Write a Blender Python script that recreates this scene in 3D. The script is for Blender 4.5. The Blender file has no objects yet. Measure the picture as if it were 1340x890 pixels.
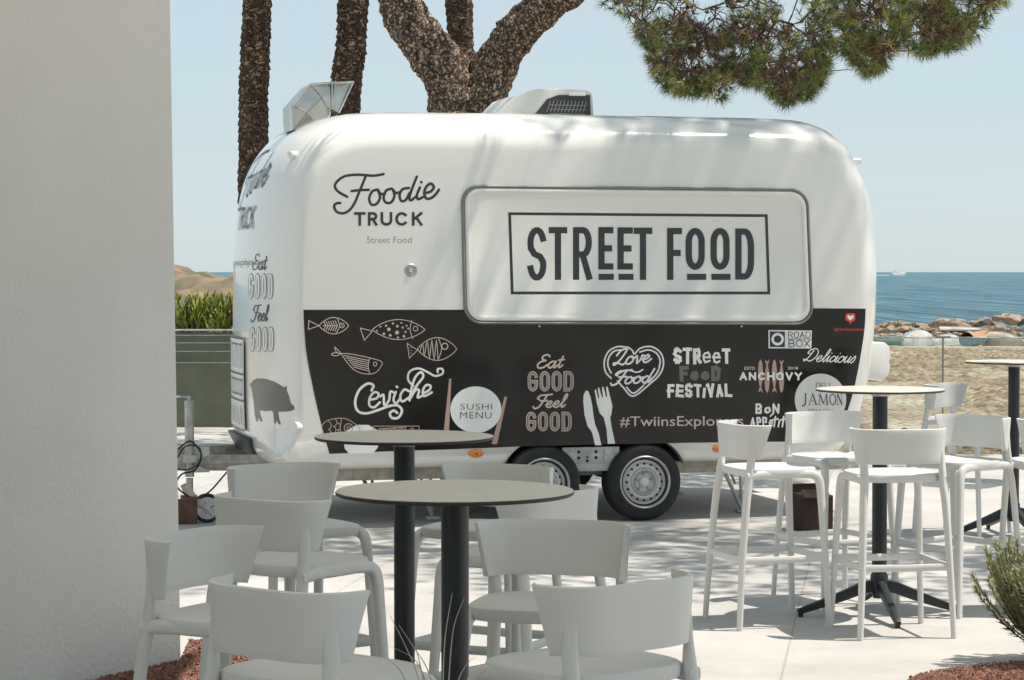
import bpy, bmesh, math, random
from mathutils import Vector, Matrix, noise
from mathutils.bvhtree import BVHTree
from mathutils.geometry import tessellate_polygon
random.seed(7)
R = math.radians
scene = bpy.context.scene
COL = scene.collection

# ---------------------------------------------------------------- camera
F = 3050.0                      # focal length in photo pixels (photo is 1340 wide)
HC = 1.67
cam_d = bpy.data.cameras.new('camera'); cam = bpy.data.objects.new('camera', cam_d); COL.objects.link(cam)
cam_d.sensor_width = 36; cam_d.lens = F/1340*36; cam_d.clip_start = 0.1; cam_d.clip_end = 60000
PITCH = math.atan(89/F)
cam.location = (0, 0, HC); cam.rotation_euler = (R(90)-PITCH, 0, 0)
scene.camera = cam

# ---------------------------------------------------------------- light
SUN_EL = R(68); SUN_AZ = R(1.0)          # direction towards the sun: azimuth measured from +X towards +Y
sd = Vector((math.cos(SUN_EL)*math.cos(SUN_AZ), math.cos(SUN_EL)*math.sin(SUN_AZ), math.sin(SUN_EL)))
sl = bpy.data.lights.new('sun', 'SUN'); sun = bpy.data.objects.new('sun', sl); COL.objects.link(sun)
sl.energy = 4.1; sl.angle = R(0.55); sl.color = (1.0, 0.93, 0.84)
sun.rotation_euler = sd.to_track_quat('Z', 'Y').to_euler()
world = bpy.data.worlds.new('World'); scene.world = world; world.use_nodes = True
wn = world.node_tree.nodes; wl = world.node_tree.links
sky = wn.new('ShaderNodeTexSky'); sky.sky_type = 'NISHITA'; sky.sun_disc = False
sky.sun_elevation = SUN_EL; sky.sun_rotation = math.pi/2 - SUN_AZ
sky.air_density = 1.0; sky.dust_density = 0.3; sky.ozone_density = 1.5; sky.altitude = 0
hs = wn.new('ShaderNodeHueSaturation'); hs.inputs['Saturation'].default_value = 0.5
wl.new(sky.outputs[0], hs.inputs['Color']); bg = wn['Background']
gr = wn.new('ShaderNodeMix'); gr.data_type = 'RGBA'; gr.blend_type = 'MULTIPLY'; gr.inputs[0].default_value = 1; gr.inputs[7].default_value = (0.93, 1.0, 1.06, 1)
wl.new(hs.outputs[0], gr.inputs[6]); mx_ = wn.new('ShaderNodeMix'); mx_.data_type = 'RGBA'; mx_.inputs[0].default_value = 0.6; mx_.inputs[7].default_value = (5.1, 6.2, 6.65, 1)
wl.new(gr.outputs[2], mx_.inputs[6]); wl.new(mx_.outputs[2], bg.inputs[0]); bg.inputs[1].default_value = 0.089
scene.view_settings.view_transform = 'Standard'; scene.view_settings.look = 'None'
scene.view_settings.exposure = 0.42; scene.view_settings.gamma = 1.0
scene.render.resolution_x = 1024; scene.render.resolution_y = 680

# ---------------------------------------------------------------- helpers
cp, sp_ = math.cos(PITCH), math.sin(PITCH)
def ray(px, py):
    x = (px-670)/F; y = -(py-445)/F
    return Vector((x, cp + y*sp_, -sp_ + y*cp))
def at(px, py, Y):
    d = ray(px, py); return Vector((0, 0, HC)) + d*(Y/d.y)
def ground(px, py, z=0.0):
    d = ray(px, py); return Vector((0, 0, HC)) + d*((z-HC)/d.z)

def mat(name, col, rough=0.5, metal=0.0, coat=0.0, var=0.0, scale=8.0, bump=0.0, bscale=60.0, spec=0.5, col2=None, detail=6):
    m = bpy.data.materials.new(name); m.use_nodes = True
    n = m.node_tree.nodes; l = m.node_tree.links; b = n['Principled BSDF']
    b.inputs['Base Color'].default_value = (*col, 1); b.inputs['Roughness'].default_value = rough
    b.inputs['Metallic'].default_value = metal; b.inputs['Coat Weight'].default_value = coat
    b.inputs['Specular IOR Level'].default_value = spec
    tc = n.new('ShaderNodeTexCoord')
    if var > 0 or col2:
        t = n.new('ShaderNodeTexNoise'); t.inputs['Scale'].default_value = scale; t.inputs['Detail'].default_value = detail
        l.new(tc.outputs['Object'], t.inputs['Vector'])
        r = n.new('ShaderNodeValToRGB'); l.new(t.outputs['Fac'], r.inputs[0])
        r.color_ramp.elements[0].position = 0.35; r.color_ramp.elements[1].position = 0.65
        c2 = col2 if col2 else tuple(c*(1-var) for c in col)
        r.color_ramp.elements[0].color = (*c2, 1); r.color_ramp.elements[1].color = (*col, 1)
        l.new(r.outputs[0], b.inputs['Base Color'])
    if bump > 0:
        t = n.new('ShaderNodeTexNoise'); t.inputs['Scale'].default_value = bscale; t.inputs['Detail'].default_value = 5
        l.new(tc.outputs['Object'], t.inputs['Vector'])
        bp = n.new('ShaderNodeBump'); bp.inputs['Strength'].default_value = bump; bp.inputs['Distance'].default_value = 0.01
        l.new(t.outputs['Fac'], bp.inputs['Height']); l.new(bp.outputs[0], b.inputs['Normal'])
    return m

def tag(o, label=None, cat=None, group=None, kind=None):
    if label: o['label'] = label
    if cat: o['category'] = cat
    if group: o['group'] = group
    if kind: o['kind'] = kind
    return o
def empty(name, loc=(0, 0, 0), rz=0):
    o = bpy.data.objects.new(name, None); COL.objects.link(o); o.location = loc; o.rotation_euler = (0, 0, rz)
    o.empty_display_size = 0.2
    return o
class MB:
    def __init__(s): s.v = []; s.f = []; s.m = []; s.mi = 0
    def add(s, vs, fs):
        b = len(s.v); s.v += [tuple(v) for v in vs]; s.f += [tuple(b+i for i in f) for f in fs]; s.m += [s.mi]*len(fs)
    def box(s, c, d, M=None):
        x, y, z = d[0]/2, d[1]/2, d[2]/2
        vs = [Vector((a, b, e)) for a in (-x, x) for b in (-y, y) for e in (-z, z)]
        if M: vs = [M @ v for v in vs]
        vs = [v+Vector(c) for v in vs]
        s.add(vs, [(0, 1, 3, 2), (4, 6, 7, 5), (0, 4, 5, 1), (2, 3, 7, 6), (0, 2, 6, 4), (1, 5, 7, 3)])
    def tube(s, pts, rad, seg=12, cap=True, sq=2.0, ry=None, up=None):
        pts = [Vector(p) for p in pts]; n = len(pts)
        if not hasattr(rad, '__len__'): rad = [rad]*n
        if ry is None: ry = rad
        elif not hasattr(ry, '__len__'): ry = [ry]*n
        vs = []; fs = []
        t0 = (pts[1]-pts[0]).normalized()
        a = Vector(up) if up else (Vector((1, 0, 0)) if abs(t0.x) < 0.8 else Vector((0, 1, 0)))
        a = (a - t0*a.dot(t0)).normalized()
        for i in range(n):
            t = (pts[min(i+1, n-1)]-pts[max(i-1, 0)]).normalized()
            a = (a - t*a.dot(t)).normalized(); b = t.cross(a)
            for k in range(seg):
                th = 2*math.pi*k/seg; c, q = math.cos(th), math.sin(th)
                e = 2/sq
                cx = math.copysign(abs(c)**e, c); sy = math.copysign(abs(q)**e, q)
                vs.append(pts[i]+a*cx*rad[i]+b*sy*ry[i])
        for i in range(n-1):
            for k in range(seg):
                k2 = (k+1) % seg
                fs.append((i*seg+k, i*seg+k2, (i+1)*seg+k2, (i+1)*seg+k))
        if cap:
            fs.append(tuple(range(seg-1, -1, -1))); fs.append(tuple((n-1)*seg+k for k in range(seg)))
        s.add(vs, fs)
    def lathe(s, prof, c=(0, 0, 0), seg=32, M=None):
        vs = []; fs = []; n = len(prof)
        for k in range(seg):
            th = 2*math.pi*k/seg
            for r, z in prof:
                v = Vector((r*math.cos(th), r*math.sin(th), z))
                if M: v = M @ v
                vs.append(v+Vector(c))
        for k in range(seg):
            k2 = (k+1) % seg
            for i in range(n-1):
                if prof[i][0] < 1e-6 and prof[i+1][0] < 1e-6: continue
                fs.append((k*n+i, k2*n+i, k2*n+i+1, k*n+i+1))
        s.add(vs, fs)
    def prism(s, poly, fn0, fn1):
        n = len(poly)
        vs = [fn0(p) for p in poly]+[fn1(p) for p in poly]
        s.add(vs, [tuple(range(n)), tuple(range(2*n-1, n-1, -1))]+[(i, n+i, n+(i+1) % n, (i+1) % n) for i in range(n)])
    def build(s, name, mats, parent=None, smooth=True, ang=40, bevel=0, weld=True):
        me = bpy.data.meshes.new(name); me.from_pydata(s.v, [], s.f)
        if not isinstance(mats, (list, tuple)): mats = [mats]
        for m in mats: me.materials.append(m)
        me.polygons.foreach_set('material_index', s.m)
        bm = bmesh.new(); bm.from_mesh(me)
        if weld: bmesh.ops.remove_doubles(bm, verts=bm.verts, dist=1e-5)
        if bevel > 0:
            es = [e for e in bm.edges if len(e.link_faces) == 2 and e.calc_face_angle(0) > R(35)]
            bmesh.ops.bevel(bm, geom=es, offset=bevel, segments=2, affect='EDGES', profile=0.6)
        if weld: bmesh.ops.recalc_face_normals(bm, faces=bm.faces)
        if smooth:
            for f in bm.faces: f.smooth = True
            for e in bm.edges:
                if len(e.link_faces) == 2 and e.calc_face_angle(0) > R(ang): e.smooth = False
        bm.to_mesh(me); bm.free()
        o = bpy.data.objects.new(name, me); COL.objects.link(o)
        if parent: o.parent = parent
        return o
def smoothpath(pts, n=8, closed=False):
    P = [Vector(p) for p in pts]; out = []; m = len(P)
    rng = range(m) if closed else range(m-1)
    for i in rng:
        if closed: p0, p1, p2, p3 = P[(i-1) % m], P[i], P[(i+1) % m], P[(i+2) % m]
        else: p0, p1, p2, p3 = P[max(i-1, 0)], P[i], P[i+1], P[min(i+2, m-1)]
        for k in range(n):
            t = k/n
            out.append(0.5*((2*p1)+(p2-p0)*t+(2*p0-5*p1+4*p2-p3)*t*t+(3*p1-p0-3*p2+p3)*t**3))
    if not closed: out.append(P[-1].copy())
    return out
def copy_tree(o, parent=None):
    c = o.copy(); COL.objects.link(c); c.parent = parent
    for ch in list(o.children): copy_tree(ch, c)
    return c

# ---------------------------------------------------------------- materials
M = {}
M['plaster'] = mat('wall_plaster', (0.69, 0.68, 0.655), 0.9, var=0.10, scale=0.9, bump=0.5, bscale=55)
M['white'] = mat('gelcoat_white', (0.83, 0.81, 0.755), 0.16, coat=0.6, var=0.03, scale=1.3)
M['hatch'] = mat('hatch_white', (0.81, 0.79, 0.735), 0.2, coat=0.4)
M['seal'] = mat('rubber_seal_grey', (0.23, 0.23, 0.21), 0.45)
M['band'] = mat('vinyl_dark', (0.008, 0.0068, 0.006), 0.12, spec=0.4, var=0.2, scale=3)
M['ink'] = mat('vinyl_black', (0.035, 0.04, 0.042), 0.35, var=0.3, scale=60)
M['inkgrey'] = mat('vinyl_grey', (0.30, 0.29, 0.27), 0.35)
M['pig'] = mat('vinyl_taupe', (0.15, 0.135, 0.125), 0.3)
M['vwhite'] = mat('vinyl_white', (0.86, 0.85, 0.81), 0.35)
M['vpink'] = mat('vinyl_rose', (0.50, 0.33, 0.27), 0.4)
M['vpale'] = mat('vinyl_pale_rose', (0.62, 0.50, 0.44), 0.4)
M['vred'] = mat('vinyl_red', (0.75, 0.06, 0.05), 0.4)
M['amber'] = mat('amber_lens', (0.75, 0.22, 0.02), 0.15, coat=0.5)
M['redlens'] = mat('red_lens', (0.55, 0.02, 0.02), 0.2)
M['rubber'] = mat('tyre_rubber', (0.022, 0.022, 0.023), 0.75, var=0.3, scale=30, bump=0.3, bscale=90)
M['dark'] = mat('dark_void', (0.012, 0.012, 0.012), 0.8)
M['rim'] = mat('rim_silver', (0.55, 0.54, 0.52), 0.38, metal=0.55)
M['galv'] = mat('galvanised_steel', (0.52, 0.53, 0.51), 0.45, metal=0.7, var=0.3, scale=14)
M['beam'] = mat('aged_galvanised', (0.46, 0.43, 0.37), 0.6, metal=0.2, var=0.35, scale=18)
M['chrome'] = mat('polished_duct_metal', (0.62, 0.595, 0.54), 0.22, metal=0.95, var=0.35, scale=5, bump=0.2, bscale=6)
M['acplastic'] = mat('ac_plastic', (0.66, 0.66, 0.63), 0.4)
M['grille'] = mat('grille_plastic', (0.04, 0.042, 0.042), 0.5)
M['stool'] = mat('stool_polypropylene', (0.655, 0.655, 0.63), 0.42, bump=0.12, bscale=500, var=0.03, scale=4)
M['top'] = mat('laminate_greige', (0.62, 0.58, 0.50), 0.42, var=0.10, scale=5)
M['topedge'] = mat('laminate_core', (0.030, 0.020, 0.016), 0.5)
M['pole'] = mat('anthracite_paint', (0.011, 0.016, 0.019), 0.38, bump=0.05, bscale=400)
M['palmbark'] = mat('palm_bark', (0.21, 0.135, 0.09), 0.95, col2=(0.055, 0.035, 0.025), scale=14, bump=1.0, bscale=30)
M['bark'] = mat('pine_bark', (0.34, 0.235, 0.165), 0.95, col2=(0.13, 0.09, 0.065), scale=9, bump=1.0, bscale=24, detail=9)
M['frond'] = mat('palm_frond', (0.06, 0.10, 0.03), 0.6)
M['pebble'] = mat('red_gravel', (0.33, 0.165, 0.115), 0.9, col2=(0.13, 0.06, 0.045), scale=40)
M['rock'] = mat('rock', (0.40, 0.31, 0.23), 0.95, col2=(0.20, 0.15, 0.115), scale=1.8, bump=1.0, bscale=4)
M['net'] = mat('green_shade_net', (0.17, 0.185, 0.125), 0.85, var=0.25, scale=3.0, bump=0.4, bscale=90)
M['leaf'] = mat('shrub_leaf', (0.26, 0.30, 0.06), 0.6, col2=(0.06, 0.10, 0.02), scale=4)
M['wood'] = mat('brown_wood', (0.14, 0.07, 0.045), 0.8, var=0.4, scale=12)
M['cable'] = mat('black_cable', (0.012, 0.012, 0.012), 0.5)
M['boatwhite'] = mat('boat_paint_white', (0.50, 0.50, 0.47), 0.6, var=0.35, scale=2.5)
M['boatblue'] = mat('boat_paint_blue', (0.22, 0.36, 0.42), 0.6, var=0.3, scale=2.5)
M['boatorange'] = mat('boat_cover_orange', (0.42, 0.24, 0.12), 0.7, var=0.2, scale=3)
M['boatbeige'] = mat('boat_paint_beige', (0.52, 0.45, 0.34), 0.7, var=0.3, scale=2)

def barkify(m, sc, dark, light, edge=0.12):
    n = m.node_tree.nodes; l = m.node_tree.links; b = n['Principled BSDF']; tc = n['Texture Coordinate']
    mp = n.new('ShaderNodeMapping'); mp.inputs['Scale'].default_value = sc
    w = n.new('ShaderNodeTexNoise'); w.inputs['Scale'].default_value = 11; w.inputs['Detail'].default_value = 6; l.new(tc.outputs['Object'], w.inputs['Vector'])
    ad = n.new('ShaderNodeMix'); ad.data_type = 'RGBA'; ad.blend_type = 'ADD'; ad.inputs[0].default_value = 0.22
    l.new(tc.outputs['Object'], ad.inputs[6]); l.new(w.outputs['Color'], ad.inputs[7]); l.new(ad.outputs[2], mp.inputs[0])
    v = n.new('ShaderNodeTexVoronoi'); v.feature = 'DISTANCE_TO_EDGE'; v.inputs['Scale'].default_value = 1; l.new(mp.outputs[0], v.inputs['Vector'])
    v2 = n.new('ShaderNodeTexVoronoi'); v2.inputs['Scale'].default_value = 1; l.new(mp.outputs[0], v2.inputs['Vector'])
    r = n.new('ShaderNodeValToRGB'); l.new(v.outputs['Distance'], r.inputs[0]); r.color_ramp.elements[0].position = 0.0; r.color_ramp.elements[0].color = (*dark, 1); r.color_ramp.elements[1].position = edge*2; r.color_ramp.elements[1].color = (1, 1, 1, 1)
    r2 = n.new('ShaderNodeValToRGB'); l.new(v2.outputs['Color'], r2.inputs[0]); r2.color_ramp.elements[0].color = (*[c*.45 for c in light], 1); r2.color_ramp.elements[1].color = (*light, 1)
    a = n.new('ShaderNodeMix'); a.data_type = 'RGBA'; a.blend_type = 'MULTIPLY'; a.inputs[0].default_value = 1; l.new(r2.outputs[0], a.inputs[6]); l.new(r.outputs[0], a.inputs[7]); w3 = n.new('ShaderNodeTexNoise'); w3.inputs['Scale'].default_value = 30; w3.inputs['Detail'].default_value = 5; l.new(tc.outputs['Object'], w3.inputs['Vector'])
    r3 = n.new('ShaderNodeValToRGB'); l.new(w3.outputs['Fac'], r3.inputs[0]); r3.color_ramp.elements[0].position = .38; r3.color_ramp.elements[0].color = (.35, .33, .31, 1); r3.color_ramp.elements[1].position = .6; r3.color_ramp.elements[1].color = (1.15, 1.12, 1.08, 1)
    a3 = n.new('ShaderNodeMix'); a3.data_type = 'RGBA'; a3.blend_type = 'MULTIPLY'; a3.inputs[0].default_value = 1; l.new(a.outputs[2], a3.inputs[6]); l.new(r3.outputs[0], a3.inputs[7]); l.new(a3.outputs[2], b.inputs['Base Color'])
    bp = [q for q in n if q.type == 'BUMP'][0]; bp2 = n.new('ShaderNodeBump'); bp2.inputs['Strength'].default_value = 1; bp2.inputs['Distance'].default_value = 0.05
    l.new(r.outputs[0], bp2.inputs['Height']); l.new(bp.outputs[0], bp2.inputs['Normal']); l.new(bp2.outputs[0], b.inputs['Normal'])
barkify(M['bark'], (21, 21, 9), (.30, .24, .20), (.56, .42, .31), .08)
barkify(M['palmbark'], (8, 8, 26), (.16, .12, .10), (.50, .34, .23), .14)
def tint_mat(name, ramp, rough=0.6, trans=0.0):
    m = bpy.data.materials.new(name); m.use_nodes = True; n = m.node_tree.nodes; l = m.node_tree.links
    a = n.new('ShaderNodeAttribute'); a.attribute_name = 'tint'
    r = n.new('ShaderNodeValToRGB'); l.new(a.outputs['Fac'], r.inputs[0])
    r.color_ramp.elements[0].color = (*ramp[0][1], 1); r.color_ramp.elements[0].position = ramp[0][0]
    r.color_ramp.elements[1].color = (*ramp[-1][1], 1); r.color_ramp.elements[1].position = ramp[-1][0]
    for p, c in ramp[1:-1]:
        e = r.color_ramp.elements.new(p); e.color = (*c, 1)
    b = n['Principled BSDF']; b.inputs['Roughness'].default_value = rough
    l.new(r.outputs[0], b.inputs['Base Color'])
    if trans > 0:
        t = n.new('ShaderNodeBsdfTranslucent'); l.new(r.outputs[0], t.inputs[0])
        mx = n.new('ShaderNodeMixShader'); mx.inputs[0].default_value = trans
        l.new(b.outputs[0], mx.inputs[1]); l.new(t.outputs[0], mx.inputs[2]); l.new(mx.outputs[0], n['Material Output'].inputs[0])
    return m
M['needle'] = tint_mat('pine_needles', [(0.0, (0.09, 0.045, 0.025)), (0.24, (0.17, 0.085, 0.045)), (0.30, (0.045, 0.07, 0.018)), (0.8, (0.14, 0.17, 0.04)), (1.0, (0.42, 0.40, 0.10))], 0.55, 0.3)
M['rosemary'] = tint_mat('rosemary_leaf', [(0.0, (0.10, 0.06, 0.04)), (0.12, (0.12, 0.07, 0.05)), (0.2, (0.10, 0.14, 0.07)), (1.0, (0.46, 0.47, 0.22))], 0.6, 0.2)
M['blade'] = tint_mat('dry_grass_blade', [(0, (0.30, 0.29, 0.25)), (1, (0.42, 0.40, 0.34))], 0.7)
M['uprightleaf'] = tint_mat('shrub_blade', [(0, (0.07, 0.12, 0.015)), (1, (0.42, 0.46, 0.08))], 0.5, 0.25)

M['canvas'] = mat('shade_canvas', (0.75, 0.73, 0.68), 0.9)
_n = M['canvas'].node_tree.nodes; _l = M['canvas'].node_tree.links
_t = _n.new('ShaderNodeBsdfTranslucent'); _t.inputs[0].default_value = (0.78, 0.78, 0.75, 1); _x = _n.new('ShaderNodeMixShader'); _x.inputs[0].default_value = 0.56  # lets light through so the tabletops under the added cover brighten
_l.new(_n['Principled BSDF'].outputs[0], _x.inputs[1]); _l.new(_t.outputs[0], _x.inputs[2]); _l.new(_x.outputs[0], _n['Material Output'].inputs[0])
def concrete():
    m = mat('terrace_concrete', (0.60, 0.565, 0.515), 0.8, bump=0.2, bscale=40)
    n = m.node_tree.nodes; l = m.node_tree.links; b = n['Principled BSDF']; tc = n['Texture Coordinate']
    br = n.new('ShaderNodeTexBrick'); br.offset = 0.0; br.inputs['Scale'].default_value = 1.0
    br.inputs['Brick Width'].default_value = 2.4; br.inputs['Row Height'].default_value = 2.4
    br.inputs['Mortar Size'].default_value = 0.006; br.inputs['Mortar Smooth'].default_value = 0.2
    br.inputs['Color1'].default_value = (1, 1, 1, 1); br.inputs['Color2'].default_value = (0.95, 0.95, 0.95, 1); br.inputs['Mortar'].default_value = (0.74, 0.72, 0.70, 1)
    mp = n.new('ShaderNodeMapping'); mp.inputs['Rotation'].default_value = (0, 0, R(9)); mp.inputs['Location'].default_value = (0.4, 0.9, 0)
    l.new(tc.outputs['Object'], mp.inputs[0]); l.new(mp.outputs[0], br.inputs['Vector'])
    t = n.new('ShaderNodeTexNoise'); t.inputs['Scale'].default_value = 1.1; t.inputs['Detail'].default_value = 9; t.inputs['Roughness'].default_value = 0.65
    l.new(tc.outputs['Object'], t.inputs['Vector'])
    r = n.new('ShaderNodeValToRGB'); l.new(t.outputs['Fac'], r.inputs[0])
    r.color_ramp.elements[0].position = 0.3; r.color_ramp.elements[0].color = (0.385, 0.37, 0.35, 1)
    r.color_ramp.elements[1].position = 0.62; r.color_ramp.elements[1].color = (0.52, 0.50, 0.47, 1)
    t2 = n.new('ShaderNodeTexVoronoi'); t2.inputs['Scale'].default_value = 9; l.new(tc.outputs['Object'], t2.inputs['Vector'])
    r2 = n.new('ShaderNodeValToRGB'); l.new(t2.outputs['Distance'], r2.inputs[0])
    r2.color_ramp.elements[0].position = 0.03; r2.color_ramp.elements[0].color = (0.72, 0.70, 0.66, 1); r2.color_ramp.elements[1].position = 0.07; r2.color_ramp.elements[1].color = (1, 1, 1, 1)
    a = n.new('ShaderNodeMix'); a.data_type = 'RGBA'; a.blend_type = 'MULTIPLY'; a.inputs[0].default_value = 1
    l.new(r.outputs[0], a.inputs[6]); l.new(br.outputs['Color'], a.inputs[7])
    a2 = n.new('ShaderNodeMix'); a2.data_type = 'RGBA'; a2.blend_type = 'MULTIPLY'; a2.inputs[0].default_value = 0.6
    l.new(a.outputs[2], a2.inputs[6]); l.new(r2.outputs[0], a2.inputs[7])
    l.new(a2.outputs[2], b.inputs['Base Color'])
    return m
M['concrete'] = concrete()
def sandmat():
    m = mat('beach_seaweed_sand', (0.5, 0.42, 0.3), 0.95, bump=0.8, bscale=9)
    n = m.node_tree.nodes; l = m.node_tree.links; b = n['Principled BSDF']; tc = n['Texture Coordinate']
    mp = n.new('ShaderNodeMapping'); mp.inputs['Scale'].default_value = (0.22, 0.11, 1); l.new(tc.outputs['Object'], mp.inputs[0])
    t = n.new('ShaderNodeTexNoise'); t.inputs['Scale'].default_value = 1.0; t.inputs['Detail'].default_value = 8; t.inputs['Roughness'].default_value = 0.7; l.new(mp.outputs[0], t.inputs['Vector'])
    r = n.new('ShaderNodeValToRGB'); l.new(t.outputs['Fac'], r.inputs[0])
    r.color_ramp.elements[0].position = 0.36; r.color_ramp.elements[0].color = (0.26, 0.185, 0.11, 1)
    r.color_ramp.elements[1].position = 0.62; r.color_ramp.elements[1].color = (0.47, 0.42, 0.34, 1)
    e = r.color_ramp.elements.new(0.5); e.color = (0.39, 0.32, 0.225, 1)
    mp2 = n.new('ShaderNodeMapping'); mp2.inputs['Scale'].default_value = (1, 0.3, 1); l.new(tc.outputs['Object'], mp2.inputs[0])
    t2 = n.new('ShaderNodeTexNoise'); t2.inputs['Scale'].default_value = 9; t2.inputs['Detail'].default_value = 8; t2.inputs['Roughness'].default_value = .7; l.new(mp2.outputs[0], t2.inputs['Vector'])
    r2 = n.new('ShaderNodeValToRGB'); l.new(t2.outputs['Fac'], r2.inputs[0])
    r2.color_ramp.elements[0].position = 0.40; r2.color_ramp.elements[0].color = (0.30, 0.26, 0.22, 1); r2.color_ramp.elements[1].position = 0.52; r2.color_ramp.elements[1].color = (1, 1, 1, 1)
    a = n.new('ShaderNodeMix'); a.data_type = 'RGBA'; a.blend_type = 'MULTIPLY'; a.inputs[0].default_value = 1
    l.new(r.outputs[0], a.inputs[6]); l.new(r2.outputs[0], a.inputs[7]); l.new(a.outputs[2], b.inputs['Base Color'])
    return m
M['sand'] = sandmat()
def seamat():
    m = bpy.data.materials.new('sea_water'); m.use_nodes = True; n = m.node_tree.nodes; l = m.node_tree.links; b = n['Principled BSDF']
    b.inputs['Roughness'].default_value = 0.45; b.inputs['Specular IOR Level'].default_value = 0.22
    tc = n.new('ShaderNodeTexCoord')
    mp = n.new('ShaderNodeMapping'); mp.inputs['Scale'].default_value = (0.8, 0.012, 1); l.new(tc.outputs['Object'], mp.inputs[0])
    t = n.new('ShaderNodeTexNoise'); t.inputs['Scale'].default_value = 1.0; t.inputs['Detail'].default_value = 8; t.inputs['Roughness'].default_value = 0.75; l.new(mp.outputs[0], t.inputs['Vector'])
    r = n.new('ShaderNodeValToRGB'); l.new(t.outputs['Fac'], r.inputs[0])
    r.color_ramp.elements[0].position = 0.43; r.color_ramp.elements[0].color = (0.008, 0.055, 0.085, 1)
    r.color_ramp.elements[1].position = 0.60; r.color_ramp.elements[1].color = (0.11, 0.25, 0.30, 1)
    l.new(r.outputs[0], b.inputs['Base Color'])
    bp = n.new('ShaderNodeBump'); bp.inputs['Strength'].default_value = 1.0; bp.inputs['Distance'].default_value = 0.6
    l.new(t.outputs['Fac'], bp.inputs['Height']); l.new(bp.outputs[0], b.inputs['Normal'])
    return m
M['sea'] = seamat()
def glassmat():
    m = bpy.data.materials.new('balustrade_glass'); m.use_nodes = True; n = m.node_tree.nodes; l = m.node_tree.links
    n.remove(n['Principled BSDF']); g = n.new('ShaderNodeBsdfGlossy'); g.inputs['Roughness'].default_value = 0.02
    t = n.new('ShaderNodeBsdfTransparent'); t.inputs[0].default_value = (0.94, 0.97, 0.96, 1); fr = n.new('ShaderNodeFresnel'); fr.inputs[0].default_value = 1.45
    mx = n.new('ShaderNodeMixShader'); l.new(fr.outputs[0], mx.inputs[0]); l.new(t.outputs[0], mx.inputs[1]); l.new(g.outputs[0], mx.inputs[2])
    l.new(mx.outputs[0], n['Material Output'].inputs[0]); return m
M['glass'] = glassmat()

# ================================================================= SETTING
# terrace slab
tb = MB()
edge = [(-60, -25), (40, -25), (40, 21.3), (0.5, 21.3), (0.5, 27), (-60, 27)]
tb.prism(edge, lambda p: Vector((p[0], p[1], 0)), lambda p: Vector((p[0], p[1], -0.5)))
terr = tb.build('terrace', M['concrete'], smooth=False); tag(terr, kind='structure')
# beach: one undulating sheet, falls towards the water
bb = MB(); nx, ny = 70, 60
ys = [21.31 + (175-21.31)*(j/ny)**1.5 for j in range(ny+1)]
def beach_z(x, y):
    t = (y-21.3)/90
    return -0.12 - 1.55*min(1, t)**0.9 - max(0, t-1)*1.2 + 0.12*noise.noise(Vector((x*0.12, y*0.12, 0)))*min(1, t*3)
vs = []
for j in range(ny+1):
    for i in range(nx+1):
        x = -70+150*i/nx; vs.append((x, ys[j], beach_z(x, ys[j])))
bb.add(vs, [(j*(nx+1)+i, j*(nx+1)+i+1, (j+1)*(nx+1)+i+1, (j+1)*(nx+1)+i) for j in range(ny) for i in range(nx)])
tag(bb.build('beach', M['sand']), kind='structure')
# clumps of dried seaweed on the sand
r_ = random.Random(55); sw = MB()
_b = [Vector(v) for v in ((1, 0, 0), (.3, .9, 0), (-.8, .6, 0), (-.9, -.5, 0), (.2, -1, 0), (0, 0, 1))]; _f = [(0, 1, 5), (1, 2, 5), (2, 3, 5), (3, 4, 5), (4, 0, 5)]
k = 0
while k < 4500:
    y = 21.8+70*r_.random()**1.5; x = y*r_.uniform(.13, .26)
    if noise.noise(Vector((x*.25, y*.10, 5))) < r_.uniform(-.35, .45): continue
    sz = r_.uniform(.02, .085)*(1+y/60); a = r_.uniform(0, 6.28); c_, s__ = math.cos(a), math.sin(a); z0_ = beach_z(x, y)-.01
    sw.add([Vector(((v.x*c_-v.y*s__)*sz*1.3+x, (v.x*s__+v.y*c_)*sz+y, z0_+v.z*sz*.55+.002)) for v in _b], _f); k += 1
M['seaweed'] = mat('dried_seaweed', (0.36, 0.27, 0.17), 0.95, col2=(0.13, 0.09, 0.055), scale=2.0)
o = sw.build('seaweed', M['seaweed'], smooth=False, weld=False); tag(o, 'clumps of dried brown seaweed strewn over the beach', 'seaweed', kind='stuff')
# big ground sheet under everything
gb = MB(); gb.add([(-400, -300, -0.7), (400, -300, -0.7), (400, 27.5, -0.7), (-400, 27.5, -0.7)], [(0, 1, 2, 3)])
tag(gb.build('ground', M['sand'], smooth=False), kind='structure')
# sea
SEA = -1.95
sb = MB(); sb.add([(-30000, 100, SEA), (30000, 100, SEA), (30000, 45000, SEA), (-30000, 45000, SEA)], [(0, 1, 2, 3)])
tag(sb.build('sea', M['sea'], smooth=False), kind='structure')
# low headland at the left
hb = MB(); nx, ny = 150, 40
vs = []
for j in range(ny+1):
    for i in range(nx+1):
        x = -75+68*i/nx; y = 200+90*j/ny; u = i/nx; w = math.sin(math.pi*j/ny)
        h = w*(1.0+2.6*noise.fractal(Vector((x*0.05, y*0.05, 3)), 1, 2, 5)+4.3*min(1, (1-u)*1.6)**0.7)
        h += w*(.9*noise.fractal(Vector((x*.22, y*.16, 9)), .8, 2, 5)+.25*noise.cell(Vector((x*.45, y*.3, 1)))); vs.append((x, y, -2.2+h*0.82))
hb.add(vs, [(j*(nx+1)+i, j*(nx+1)+i+1, (j+1)*(nx+1)+i+1, (j+1)*(nx+1)+i) for j in range(ny) for i in range(nx)])
M['hill'] = mat('dry_headland', (0.27, 0.165, 0.115), 0.95, col2=(0.085, 0.095, 0.045), scale=0.22, bump=1.0, bscale=0.6, detail=10)
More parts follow.
